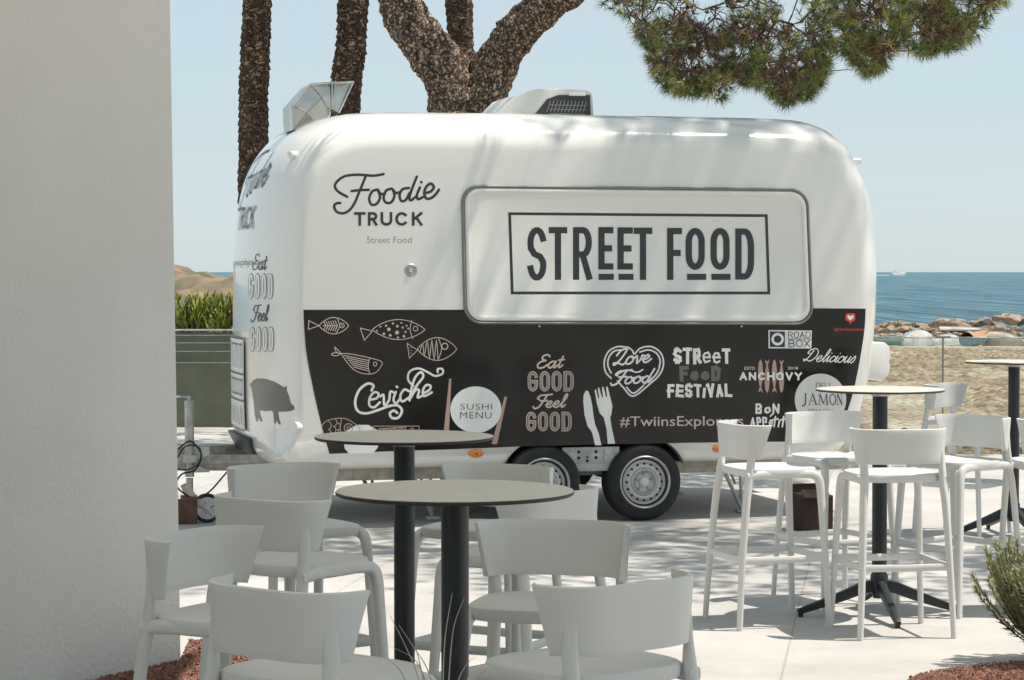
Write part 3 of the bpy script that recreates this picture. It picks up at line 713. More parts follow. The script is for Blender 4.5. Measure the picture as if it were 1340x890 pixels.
S([(188, 210), (160, 182), (168, 205), (188, 210), (160, 206), (145, 214), (165, 220), (188, 210)], sm=3); S([(312, 232), (306, 265), (312, 298)], sm=4); d.oval(*z4([(336, 256)])[0], 2.2, 2.6, lw)
for k in range(6): S([(202+8*k, 219+10*k), (308-k, 240+9*k)])
d.build('fish_graphic', M['vpale'], label='pale line-drawn fish on the dark band')
d = Decal()
S([(102, 535), (120, 508), (170, 494), (220, 500), (272, 542), (240, 565), (180, 580), (135, 575), (105, 560)], sm=4); S([(190, 497), (184, 540), (192, 575)], sm=4); d.oval(*z4([(221, 536)])[0], 5.5, 5.5, lw*1.2); d.oval(*z4([(221, 536)])[0], 2, 2, lw)
for (x, y) in ((130, 525), (155, 512), (150, 545), (170, 530), (130, 560), (165, 560)): S(arc(x, y, 15, 17, -80, 80, 8))
S([(330, 528), (530, 528), (528, 565), (332, 565), (330, 528)]); S([(345, 565), (355, 540), (470, 532), (472, 562)]); S([(352, 545), (365, 538), (378, 545), (392, 538), (405, 545), (420, 537), (435, 545), (450, 537), (465, 544)], sm=3); d.oval(*z4([(500, 545)])[0], 2.4, 2.4, lw)
d.build('fish_graphic', M['vpink'], label='rose line-drawn fish at the bottom of the band')
d = Decal(); d.fill([(457, 594), (451, 587), (449, 575), (454, 563), (467, 556), (482, 556), (494, 563), (497, 575), (494, 586), (488, 593)]); d.build('plate_graphic', M['vwhite'])
# Ceviche
d = Decal()
for st, w in (([(322, 372), (330, 350), (305, 342), (268, 370), (250, 420), (262, 462), (300, 472), (350, 458), (400, 440), (437, 438), (455, 460), (440, 490), (412, 492), (402, 472), (420, 460), (434, 470)], 11),
           ([(318, 412), (345, 405), (352, 385), (334, 380), (315, 402), (312, 435), (332, 446), (358, 424)], 10), ([(360, 398), (374, 392), (378, 436), (398, 415), (404, 378), (418, 380)], 10),
           ([(428, 378), (418, 412), (430, 428), (448, 405)], 10), ([(432, 355), (434, 357)], 11), ([(486, 375), (465, 368), (448, 395), (456, 420), (486, 402)], 10),
           ([(486, 410), (520, 350), (548, 312), (538, 292), (516, 310), (500, 350), (488, 415)], 10), ([(490, 408), (515, 370), (530, 372), (524, 402), (546, 394)], 10),
           ([(548, 384), (574, 370), (580, 352), (562, 348), (547, 370), (552, 396), (586, 380)], 10),
           ([(505, 352), (482, 325), (488, 290), (525, 275), (565, 290), (600, 308), (632, 298), (632, 278), (612, 278), (612, 292)], 9)):
    d.stroke(z4(st), w/3.35, smooth=6)
d.build('lettering', M['vwhite'], label='white brush script Ceviche with curled flourishes')
# sushi menu
d = Decal(); d.fill(z4([(662, 320), (672, 320), (661, 554), (638, 554)])); d.build('chopstick_graphic', M['vpink']); d = Decal(); d.fill(z4([(905, 398), (916, 400), (872, 608), (848, 606)])); d.build('chopstick_graphic', M['vpink'])
d = Decal(base=.0018); d.ellipse(*z4([(779, 456)])[0], 112/3.35, 102/3.35, 56); d.build('plate_graphic', M['vwhite'], label='white round plate graphic reading sushi menu')
d = Decal(base=.0032); a = z4([(712, 430), (850, 456), (710, 466), (847, 494)]); d.text('SUSHI', a[0][0], a[1][0], a[0][1], a[1][1], off=-.012, spacing=1.1); d.text('MENU', a[2][0], a[3][0], a[2][1], a[3][1], off=-.012, spacing=1.1); d.build('lettering', M['ink'])
# Eat GOOD Feel GOOD on band
d = Decal(); cursive(d, 'Eat', 1050, 1166, 274, 28, 7.5, z4, -3); cursive(d, 'Feel', 1030, 1180, 447, 27, 7.5, z4, -3); d.build('lettering', M['vpale'], label='pale script Eat and Feel in the middle of the band')
good(1006, 1208, 287, 376, 15, z4, M['vpale'], M['band']); good(999, 1199, 465, 551, 15, z4, M['vpale'], M['band'])
# cutlery
d = Decal(); d.fill(z5([(10, 420), (12, 390), (22, 372), (32, 375), (42, 400), (50, 440), (56, 490), (62, 520), (78, 560), (90, 612), (62, 612), (50, 560), (44, 548), (30, 530), (16, 480)]))
fk = [(60, 372), (66, 366), (75, 405), (80, 405), (74, 362), (80, 358), (92, 402), (97, 402), (92, 358), (99, 356), (110, 400), (115, 399), (110, 356), (117, 355), (128, 400), (138, 440), (134, 475), (128, 490), (134, 530), (150, 605), (118, 606), (112, 540), (100, 490), (82, 470), (70, 430)]
d.fill(z5(fk)); d.build('cutlery_graphic', M['vwhite'], label='white knife and fork graphic above the wheels')
# love food heart
d = Decal()
for st in ([(232, 212), (225, 196), (205, 182)], [(236, 212), (262, 186), (310, 180), (350, 208), (362, 255), (345, 302), (300, 345), (229, 397), (185, 358), (160, 330)], [(198, 182), (160, 180), (122, 200), (102, 245), (108, 290), (132, 318)],
           [(258, 204), (295, 194), (330, 208), (347, 240), (342, 275)], [(178, 194), (145, 200), (122, 228), (118, 262), (132, 295)], [(340, 282), (320, 312), (275, 345)], [(272, 352), (230, 384), (200, 358)]):
    d.stroke(z5(st), 7/3.35, smooth=5)
cursive(d, 'Love', 142, 308, 262, 32, 8, z5, -16); cursive(d, 'Food', 130, 322, 345, 28, 8, z5, -10); d.stroke(z5([(160, 300), (200, 282), (245, 292), (270, 280)]), 2, smooth=5)
d.build('lettering', M['vwhite'], label='white heart with script Love Food')
# street food festival
d = Decal()
def blockword(dd, txt, x0, x1, y0, y1, w, tr, jit):
    ws = [.4 if c in 'iI' else .95 for c in txt]; tot = sum(ws)+.14*(len(txt)-1); u = (x1-x0)/tot; x = x0
    for c, q in zip(txt, ws):
        a_, b_ = random.uniform(-3, 3), random.uniform(-3, 3); glyph(dd, c, x, y0+a_, x+q*u, y1+b_, w*(.62 if c in 'eo' else 1), tr, 'butt', jit); x += (q+.14)*u
blockword(d, 'STReeT', 405, 655, 186, 256, 14, z5, 2.2); blockword(d, 'FESTiVAL', 377, 662, 342, 402, 12.5, z5, 2.2); d.ellipse(*z5([(553, 350)])[0], 2.4, 2.0, 12)
d.build('lettering', M['vwhite'], label='white chunky STREET FESTIVAL lettering')
d = Decal(); blockword(d, 'FooD', 432, 612, 266, 332, 17, z5, 2); d.ellipse(*z5([(495, 308)])[0], 5, 5, 16); d.ellipse(*z5([(540, 308)])[0], 5, 5, 16); d.build('lettering', M['pig'], label='taupe chunky FOOD lettering')
d = Decal(); a = z5([(170, 486), (712, 543)]); d.text('#TwiinsExplorers', a[0][0], a[1][0], a[0][1], a[1][1], off=.004, slope=-1.0); d.build('lettering', M['vpale'], label='pale hashtag lettering above the rear wheel')
# anchovy
d = Decal()
for x, fl in ((787, 0), (816, 1), (848, 0), (879, 1)):
    f_ = lambda y: (y if not fl else 618-y)
    d.fill(z5([(x, f_(235)), (x+7, f_(248)), (x+11, f_(285)), (x+8, f_(330)), (x+3, f_(358)), (x+11, f_(382)), (x, f_(372)), (x-11, f_(382)), (x-3, f_(358)), (x-8, f_(330)), (x-11, f_(285)), (x-7, f_(248))]))
d.build('fish_graphic', M['vpink'], label='four rose anchovies behind white capitals')
d = Decal(base=.0034); word(d, 'ANCHOVY', 695, 968, 292, 327, 8.5, z5, gap=.25)
a = z5([(716, 268), (761, 281), (905, 268), (950, 280)]); d.text('ESTD', a[0][0], a[1][0], a[0][1], a[1][1]); d.text('2018', a[2][0], a[3][0], a[2][1], a[3][1])
d.build('lettering', M['vwhite'], label='white capitals ANCHOVY with small ESTD 2018')
d = Decal(); word(d, 'BoN', 764, 870, 430, 474, 9, z5, gap=.2, cap='round', jit=2); word(d, 'APP', 742, 815, 488, 531, 8, z5, gap=.15, cap='round', jit=2); word(d, 'e', 820, 840, 488, 531, 7, z5, cap='round'); d.stroke(z5([(828, 484), (838, 474)]), 2)
for st in ([(850, 486), (844, 530)], [(838, 500), (862, 496)], [(868, 503), (862, 530)], [(886, 486), (880, 530)], [(874, 500), (898, 496)]): d.stroke(z5(st), 2.2)
d.build('lettering', M['vwhite'], label='white brush lettering Bon Appetit')
# road box
d = Decal(); d.fill(z5([(822, 107), (1012, 109), (1010, 188), (822, 187)])); d.build('logo_plate', M['vwhite'], label='white rectangular ROAD BOX logo plate')
d = Decal(base=.0032); d.fill(z5([(828, 113), (894, 114), (893, 182), (828, 181)])); word(d, 'ROAD', 908, 1006, 114, 142, 2.6, z5, gap=.22); word(d, 'BOX', 910, 1004, 150, 182, 3.2, z5, gap=.2); d.stroke(z5([(905, 146), (1008, 147)]), .7); d.build('lettering', M['ink'])
d = Decal(base=.0062); d.oval(*z5([(861, 147)])[0], 22/3.35, 22/3.35, 3.3); d.build('logo_ring', M['vwhite'])
d = Decal(base=.0045); cursive(d, 'Delicious', 975, 1202, 243, 27, 4.2, z5, 8, slant=.5); d.build('lettering', M['vwhite'], label='thin white script Delicious')
# jamon
d = Decal(base=.0018); d.ellipse(*z5([(1050, 412)])[0], 113/3.35, 114/3.35, 60); d.build('plate_graphic', mat('vinyl_light_grey', (.62, .62, .6), .35), label='grey round deli jamon plate graphic')
d = Decal(base=.0034)
word(d, 'DELI', 1030, 1092, 338, 362, 2.2, z5, gap=.25); a = z5([(962, 385), (1143, 437)])
def J(pts, w, sm=0): d.stroke(z5(pts), w/3.35, smooth=sm, cap='butt')
y0_, y1_ = 386, 434
J([(984, y0_), (984, 425), (978, 437), (968, 438)], 4.6, 5); J([(976, y0_), (991, y0_)], 1.6)
J([(1015, y0_), (1000, y1_)], 1.7); J([(1015, y0_), (1031, y1_)], 4.8); J([(1005, 418), (1025, 418)], 1.5); J([(995, y1_), (1005, y1_)], 1.6); J([(1025, y1_), (1037, y1_)], 1.6)
J([(1046, y0_), (1044, y1_)], 1.7); J([(1046, y0_), (1062, 430)], 4.6); J([(1062, 430), (1076, y0_)], 1.7); J([(1076, y0_), (1078, y1_)], 4.8); J([(1039, y1_), (1050, y1_)], 1.6); J([(1071, y1_), (1085, y1_)], 1.6)
J([(1103, y0_), (1092, 398), (1090, 412), (1094, 428), (1103, y1_+1), (1112, 428), (1116, 412), (1114, 398), (1103, y0_)], 3.6, 4)
J([(1123, y0_), (1125, y1_)], 1.7); J([(1123, y0_), (1143, y1_)], 4.6); J([(1143, y1_), (1142, y0_)], 1.7); J([(1136, y0_), (1148, y0_)], 1.6); J([(1119, y1_), (1131, y1_)], 1.6)
a = z5([(995, 453), (1104, 474)]); d.text('SPANISH', a[0][0], a[1][0], a[0][1], a[1][1], off=-.02); d.build('lettering', M['ink'])
# red pin
d = Decal(); d.fill(z5([(1160, 40), (1166, 34), (1198, 34), (1202, 40), (1202, 62), (1196, 68), (1188, 70), (1181, 81), (1174, 70), (1166, 68), (1160, 62)]))
a = z5([(1110, 97), (1240, 113)]); d.text('@theibizatwiins', a[0][0], a[1][0], a[0][1], a[1][1], off=.0); d.build('lettering', M['vred'], label='red heart pin with small red handle')
d = Decal(base=.003); d.fill(z5([(1181, 66), (1168, 54), (1167, 46), (1173, 41), (1181, 47), (1189, 41), (1195, 46), (1194, 54)])); d.build('heart_graphic', M['vwhite'])
# front end graphics
d = Decal(fn=hit_end); ef = lambda pts, s_=1: pts
def endmap(st): # Foodie strokes from the side, re-laid on the front end
    return [(1.40-(p[0]-90)/680*0.92, 2.50-(p[1]-135)/340*0.54) for p in st]
for st in ([(405, 138), (240, 142), (110, 180), (90, 215), (170, 285)], [(290, 150), (245, 260), (180, 375), (100, 380), (100, 328)], [(198, 248), (310, 240)], [(368, 238), (332, 250), (312, 295), (326, 335), (360, 330), (382, 290), (372, 248)],
           [(458, 232), (422, 245), (405, 290), (420, 322), (455, 320), (475, 280), (466, 240)], [(568, 228), (528, 236), (508, 275), (520, 312), (548, 305), (572, 262)], [(620, 155), (592, 225), (572, 290), (582, 308)], [(640, 225), (620, 275), (628, 300)],
           [(668, 262), (710, 250), (730, 222), (712, 200), (685, 215), (668, 255), (680, 295), (715, 292), (763, 238)]): d.stroke(endmap(st), .021, smooth=5)
x = 1.0
for ch, u0, u1 in (('T', 213, 288), ('R', 303, 366), ('U', 385, 461), ('C', 480, 562), ('K', 588, 656)):
    a0 = endmap([(u0, 384)])[0]; a1 = endmap([(u1, 472)])[0]
    for st in (CAP[ch] if CAP[ch][0] != 'closed' else CAP[ch][1:]): d.stroke([(a0[0]+(a1[0]-a0[0])*p[0], a0[1]+(a1[1]-a0[1])*p[1]) for p in st], .021)
d.build('lettering', M['ink'], label='black Foodie TRUCK lettering on the curved front end')
d = Decal(fn=hit_end)
d.text('#TwiinsExplorers', 1.5, .36, 1.70, 1.76); 
d.build('lettering', M['inkgrey'])
# menu panel on the front end
d = MB(); 
def endquad(y0, y1, z0, z1, off, n=4):
    vs = []; 
    for j in range(n+1):
        for i in range(n+1): vs.append(hit_end(y0+(y1-y0)*i/n, z0+(z1-z0)*j/n, off))
    return vs, [(j*(n+1)+i, j*(n+1)+i+1, (j+1)*(n+1)+i+1, (j+1)*(n+1)+i) for j in range(n) for i in range(n)]
a, b = endquad(.78, 1.60, .60, 1.22, .014); d.add(a, b); d.build('menu_panel', M['vwhite'], TR)
d = Decal(fn=hit_end, base=.017)
for z_ in (.60, .80, .98, 1.22): d.stroke([(.78, z_), (1.0, z_), (1.2, z_), (1.4, z_), (1.6, z_)], .012)
for y_ in (.78, 1.60): d.stroke([(y_, .6), (y_, .9), (y_, 1.22)], .012)
for k in range(5):
    y_ = .84+.15*k
    d.stroke([(y_, 1.02), (y_, 1.18), (y_+.07, 1.18), (y_+.07, 1.02)], .012); d.stroke([(y_, .84), (y_+.08, .84), (y_+.08, .94), (y_, .94), (y_, .84)], .012); d.stroke([(y_, .64), (y_+.04, .76), (y_+.09, .64)], .014)
d.build('lettering', M['ink'])

# ------------------------------------------------ trailer hardware
def local_at(px, py, yl):            # trailer coordinates of a pixel on the plane y_local = yl
    o = TI @ Vector((0, 0, HC)); d = TI.to_3x3() @ ray(px, py); k = (yl-o.y)/d.y; return o+d*k
# wheels
def wheel(s_, y0, sgn):
    Mx = Matrix.Rotation(R(90)*sgn, 3, 'X')     # lathe axis z -> -y (sgn=1)
    c = (s_, y0, WZ); w = .185
    t = MB(); t.lathe([(.150, -.02), (.168, .0), (.200, .004), (.232, .0), (.248, -.008), (.258, -.022), (.2615, -.045), (.262, -w/2), (.2615, -w+.045), (.256, -w+.02), (.24, -w+.004), (.17, -w), (.15, -w+.02)], c, 56, Mx)
    wh = t.build('wheel', M['rubber'], TR)
    r_ = MB(); r_.mi = 0
    r_.lathe([(.176, -.030), (.179, .006), (.172, .010), (.166, .004), (.161, -.012), (.150, -.030), (.142, -.034), (.128, -.026), (.118, -.018), (.100, -.016), (.094, -.020), (.088, -.010), (.080, -.008), (.072, -.024), (.060, -.034), (.045, -.034), (.0, -.034)], c, 56, Mx)
    rim = r_.build('rim', M['rim'], wh, ang=70)
    h = MB()
    for k in range(16):
        a = 2*math.pi*k/16; p = Vector((.122*math.cos(a), .122*math.sin(a), -.0175)); 
        h.lathe([(0, .0), (.0085, .0), (.0085, -.012)], tuple(Vector(c)+Mx @ p), 12, Mx)
    h.build('rim_hole', M['dark'], wh)
    h = MB(); h.lathe([(.034, -.034), (.033, -.010), (.028, -.002), (.0, .0)], c, 24, Mx); 
    h.lathe([(.02, -.002), (.02, .003), (0, .004)], c, 20, Mx)
    h.build('hub_cap', M['acplastic'], wh)
    for k in range(5):
        h = MB(); a = 2*math.pi*k/5+R(90); p = Vector((.053*math.cos(a), .053*math.sin(a), -.034)); h.lathe([(.009, 0), (.009, .012), (.005, .016), (0, .016)], tuple(Vector(c)+Mx @ p), 6, Mx); h.build('wheel_bolt', M['galv'], wh)
for s_ in WS: wheel(s_, -0.005, 1)
for s_ in WS: wheel(s_, W-.0, -1)
# axle plate between wheels
pl = MB(); pl.box(((WS[0]+WS[1])/2-.015, .045, .445), (.40, .012, .115)); pl.box(((WS[0]+WS[1])/2, .05, .37), (.9, .02, .06)); plate = pl.build('axle_plate', M['galv'], TR, bevel=.003)
h = MB()
for dx, dz, r_ in ((-.10, .02, .011), (-.10, -.02, .011), (-.04, -.015, .007), (-.04, -.04, .010), (.02, .02, .011), (.02, -.02, .011)):
    h.tube([((WS[0]+WS[1])/2+dx, .040, .45+dz), ((WS[0]+WS[1])/2+dx, .0365, .45+dz)], r_, 14)
h.build('plate_holes', M['dark'], plate)
h = MB(); 
for dz in (.02, -.02): h.tube([((WS[0]+WS[1])/2+.085, .040, .45+dz), ((WS[0]+WS[1])/2+.085, .030, .45+dz)], .010, 12)
h.build('plate_bolts', M['rim'], plate)
# arch liners: thin lip rounding the wheels
for s_ in WS:
    f_ = MB(); ps = [(s_+.302*math.cos(R(a)), .03, WZ+.302*math.sin(R(a))) for a in (range(24, 92, 4) if s_ == WS[1] else range(100, 158, 4))]
    f_.tube(ps, .004, 8, ry=.028, up=(0, 0, 1)); f_.build('wheel_arch', M['galv'], TR)
# chassis
ch = MB()
for y_ in (.22, W-.22):
    ch.box((-.35, y_, .345), (3.9, .06, .09))
for s_ in (-2.2, -1.3, .6, 1.3): ch.box((s_, W/2, .335), (.06, 1.6, .06))
ch.build('chassis', M['beam'], TR, smooth=False, bevel=.004)
ax = MB()
for s_ in WS: ax.box((s_, W/2, WZ), (.08, 1.7, .08))
ax.build('axle', M['dark'], TR, smooth=False)
# drawbar
db = MB()
for y0_ in (.45, W-.45):
    a = Vector((-2.1, y0_, .40)); b = Vector((-4.0, W/2+(y0_-W/2)*.08, .40)); db.tube([a, b], .035, 4, sq=2, ry=.055, up=(0, 1, 0))
db.box((-3.05, W/2, .40), (.05, .8, .08))
db.tube([(-3.95, W/2, .42), (-4.35, W/2, .43)], .03, 10)
drawbar = db.build('drawbar', M['beam'], TR, smooth=False, bevel=.003)
# jockey wheel
JS, JY = -2.995, .66
j = MB(); j.tube([(JS, JY, .31), (JS, JY, .815)], .031, 20); j.tube([(JS, JY, .30), (JS, JY, .17)], .024, 16); j.tube([(JS, JY, .815), (JS, JY, .845)], .012, 10)
j.tube([(JS, JY, .84), (JS-.16, JY, .842)], .008, 8); j.tube([(JS-.16, JY, .83), (JS-.16, JY, .93)], .012, 10); j.box((JS+.06, JY+.03, .42), (.15, .04, .17)); j.box((JS, JY, .43), (.09, .08, .05))
jock = j.build('jockey_stand', M['galv'], TR, bevel=0)
jw = MB(); My = Matrix.Rotation(R(90), 3, 'X'); wc = (JS+.115, JY, .098)
jw.lathe([(.072, -.02), (.09, -.022), (.098, -.012), (.098, .012), (.09, .022), (.072, .02)], wc, 36, My); w_ = jw.build('wheel', M['rubber'], TR)
jw = MB(); jw.lathe([(.074, -.018), (.074, .0215), (.066, .022), (.064, .012), (.066, -.02)], wc, 36, My); jw.lathe([(.0, .03), (.018, .03), (.018, -.02)], wc, 16, My)
for k in range(5):
    a = R(72*k+20); jw.tube([Vector(wc)+Vector((.015*math.cos(a), -.016, .015*math.sin(a))), Vector(wc)+Vector((.068*math.cos(a), -.016, .068*math.sin(a)))], .013, 6, ry=.006)
jw.build('rim', M['rim'], w_)
jf = MB(); jf.tube([(JS-.03, JY-.035, .26), (JS+.0, JY-.035, .19), (JS+.06, JY-.035, .13), (JS+.12, JY-.035, .098)], [.028, .032, .028, .02], 8, ry=.006, up=(1, 0, 0)); jf.tube([(JS-.03, JY+.035, .26), (JS+.0, JY+.035, .19), (JS+.06, JY+.035, .13), (JS+.12, JY+.035, .098)], [.028, .032, .028, .02], 8, ry=.006, up=(1, 0, 0))
jf.build('wheel_fork', mat('fork_steel', (.55, .47, .42), .5, .3, var=.3, scale=20), jock)
# cables
cb_ = MB(); cb_.tube(smoothpath([(JS-.08, JY-.05, .50), (JS+.0, JY-.06, .55), (JS+.07, JY-.06, .46), (JS+.03, JY-.06, .36), (JS-.06, JY-.05, .33), (JS-.09, JY-.05, .25), (JS+.02, JY-.05, .17), (JS+.12, JY-.06, .21), (JS+.23, JY-.03, .32), (JS+.34, JY, .43), (JS+.5, JY, .44)], 8), .006, 8)
cb_.tube(smoothpath([(JS-.09, JY-.06, .44), (JS-.03, JY-.07, .52), (JS+.06, JY-.07, .50), (JS+.05, JY-.07, .40), (JS-.04, JY-.07, .36), (JS-.1, JY-.06, .38)], 8), .005, 8)
cb_.build('cable', M['cable'], TR)
# front bumper wedge under the menu panel
fb = MB(); fb.prism([(-2.625, .56), (-2.56, .43), (-2.45, .42), (-2.45, .56)], lambda p: Vector((p[0], .62, p[1])), lambda p: Vector((p[0], 1.5, p[1]))); fb.build('front_step', M['grille'], TR, bevel=.01)
# rear corner steadies
def steady(s_, y_):
    m = MB(); m.tube([(s_, y_, .36), (s_+.16, y_, .03)], .014, 8); m.tube([(s_+.05, y_, .36), (s_+.12, y_+.02, .2)], .010, 8); m.tube([(s_+.14, y_-.03, .34), (s_+.16, y_, .05)], .011, 8); m.box((s_+.165, y_, .015), (.09, .07, .02)); m.box((s_+.06, y_, .37), (.2, .05, .02))
    m.build('corner_steady', M['galv'], TR)
steady(.63, .35); steady(-1.55, .45); steady(.63, 1.75); steady(-1.7, 1.7)
# marker lamps
for px, py in ((623, 593.5), (941, 587)):
    c = side(px, py); m = MB(); 
    vs = []; m.lathe([(.052, 0), (.050, .008), (.036, .014), (0, .016)], (0, 0, 0), 28, Matrix.Rotation(R(90), 3, 'X'))
    m.v = [(v[0]+c.x, v[1]-.001, v[2]*.52+c.z) for v in m.v]; a = m.build('marker_lamp', M['amber'], TR)
    m = MB(); m.lathe([(.008, .014), (.006, .019), (0, .02)], (c.x, 0, c.z), 12, Matrix.Rotation(R(90), 3, 'X')); m.build('lamp_screw', M['wood'], a)
def stub(p, d_, r0, r1, ln, name, m_):
    p = Vector(p); d_ = Vector(d_).normalized(); b = MB(); b.tube([p-d_*.05, p+d_*ln*.6, p+d_*ln*.9, p+d_*ln], [r0, (r0+r1)/2, r1, r1*.6], 20); return b.build(name, m_, TR)
p = hit(386, 203, 0); stub(p, (-.8, -.6, 0), .028, .024, .055, 'clearance_lamp', M['white'])
p = local_at(1118, 211, .25); stub(p, (1, -.2, 0), .026, .02, .05, 'clearance_lamp', M['white'])
p = hit(388, 559, 0); stub(p, (-.75, -.6, 0), .036, .036, .032, 'corner_vent', M['white'])
p = side(537.5, 353.5); b = MB(); b.lathe([(.042, 0), (.042, .006), (.036, .010), (.032, .008), (.0, .004)], (p.x, 0, p.z), 32, Matrix.Rotation(R(90), 3, 'X')); a = b.build('lock_plate', M['galv'], TR)
b = MB(); b.lathe([(.018, .006), (.016, .016), (0, .018)], (p.x-.004, 0, p.z), 20, Matrix.Rotation(R(90), 3, 'X')); b.build('lock_knob', M['chrome'], a)
# rear light housing at the right end
a = local_at(1131, 447, .35); b_ = local_at(1156, 498, .35)
m = MB()
z0, z1 = b_.z, a.z; x0 = a.x-.12; x1 = b_.x; hh = (z1-z0)
pr = [(x0, z1-.01), (x1-.045, z1), (x1-.012, z1-.03), (x1, z1-.10), (x1-.008, z1-.13), (x1-.008, z1-.15), (x1-.002, z0+.10), (x1-.012, z0+.045), (x1-.06, z0), (x0, z0+.03)]
m.prism(pr, lambda p: Vector((p[0], .22, p[1])), lambda p: Vector((p[0], .50, p[1]))); hs_ = m.build('light_housing', M['white'], TR, bevel=.018)
m = MB(); m.box((x1+.003, .36, (z0+z1)/2-.005), (.012, .2, hh*.62)); m.build('tail_lamp', M['redlens'], hs_, bevel=.004)
m = MB(); m.prism(pr, lambda p: Vector((p[0], 1.6, p[1])), lambda p: Vector((p[0], 1.88, p[1]))); m.build('light_housing', M['white'], TR, bevel=.018)
# rear emblem ring seen edge on
# roof air conditioner
ac = MB()
s0 = local_at(640, 140, 1.0); s1 = local_at(777, 140, .74); zt = local_at(720, 120, 1.0).z
prA = [(s0.x-.03, ZT-.02), (s0.x, ZT+.03), (s0.x+.12, zt-.055), (s0.x+.26, zt-.008), (s1.x-.30, zt), (s1.x-.05, zt-.004), (s1.x-.012, zt-.03), (s1.x, ZT-.02)]
ac.prism(prA, lambda p: Vector((p[0], .72, p[1])), lambda p: Vector((p[0], 1.38, p[1]))); aco = ac.build('air_conditioner', M['acplastic'], TR, bevel=.018)
g_ = MB(); gp = [(s0.x+.24, ZT+.005), (s0.x+.34, zt-.075), (s0.x+.42, zt-.045), (s1.x-.035, zt-.040), (s1.x-.03, ZT+.005)]
g_.prism(gp, lambda p: Vector((p[0], .712, p[1])), lambda p: Vector((p[0], .74, p[1]))); go = g_.build('grille', M['grille'], aco, smooth=False)
g_ = MB()
for k in range(16):
    x = s0.x+.35+k*.026
    if x < s1.x-.06: g_.box((x, .709, (ZT+zt)/2-.022), (.006, .006, .085), Matrix.Rotation(R(18), 3, 'Y'))
for k in range(3): g_.box((((s0.x+.30)+(s1.x-.05))/2+.02, .7075, ZT+.03+k*.03), ((s1.x-s0.x-.42), .004, .005))
g_.build('grille_slats', M['seal'], aco, smooth=False)
g_ = MB(); g_.box((s1.x-.13, .709, zt-.036), (.12, .006, .024)); g_.build('badge', M['vwhite'], aco, bevel=.002)
# exhaust duct
dk = MB(); P = lambda px, py: local_at(px, py, .85)
pp = [P(378, 172), P(376.5, 140), P(401, 112.5), P(456, 109.5), P(437, 150), P(425, 165)]
outer = [(p.x, p.z) for p in pp]
Y0, Y1 = .68, 1.06
def V(p, y): return Vector((p[0], y, p[1]))
o_ = outer
inner = [(o_[1][0]+.10, o_[1][1]-.045), (o_[2][0]+.05, o_[2][1]-.115)]
# near face made of three folded facets, far face, outer skin
A0, A1, A2, A3, A4, A5 = o_
faces_n = [[A0, A1, inner[0], (A5[0]-.06, A0[1]+.02)], [A1, A2, (A2[0]+.075, A2[1]-.09), inner[0]], [A2, A3, A4, (A2[0]+.10, A4[1]+.05), (A2[0]+.075, A2[1]-.09)], [inner[0], (A2[0]+.075, A2[1]-.09), (A2[0]+.10, A4[1]+.05), A5, (A5[0]-.06, A0[1]+.02)]]
depths = {A1: Y0+.018, A2: Y0+.022, A3: Y0+.03, A0: Y0+.012}
for fc in faces_n: dk.add([V(p, depths.get(p, Y0)) for p in fc], [tuple(range(len(fc)))])
for a, b in ((A0, A1), (A1, A2), (A2, A3)): dk.add([V(a, depths[a]), V(b, depths[b]), V(b, Y1), V(a, Y1)], [(0, 1, 2, 3)])
dk.add([V(p, Y1) for p in (A0, A1, A2, A3, A4, A5)], [tuple(range(6))])
duct = dk.build('exhaust_duct', M['chrome'], TR, smooth=False)
cl = MB()
for k in (.50, .58):
    a = Vector(A2).lerp(Vector(A3), k); b = Vector((A2[0]+.10, A4[1]+.05)).lerp(Vector(A4), k)
    cl.tube([V(a, Y1), V(a+Vector((0, .006)), Y0-.004), V(b, Y0-.006)], .008, 8)
cl.tube([V(A3, Y0-.003), V(A4, Y0)], .007, 8); cl.tube([V(A2, Y0-.003), V(A3, Y0-.003)], .006, 8); cl.tube([V(A1, Y0-.003), V(A2, Y0-.003)], .006, 8); cl.tube([V(A3, Y0-.003), V(A3, Y1)], .006, 8)
cl.build('duct_flange', M['chrome'], duct)
cl = MB(); I0 = inner[0]; I1 = (A2[0]+.075, A2[1]-.09); I2 = (A2[0]+.10, A4[1]+.05)
for a, b, ya, yb in ((A1, I0, Y0+.016, Y0), (A2, I1, Y0+.02, Y0), (I0, I1, Y0, Y0), (I1, I2, Y0, Y0)): cl.tube([V(a, ya-.002), V(b, yb-.002)], .0045, 6)
cl.build('duct_seam', M['seal'], duct)
tag(TR, 'white rounded food trailer with dark graphic band and closed STREET FOOD hatch', 'food trailer')

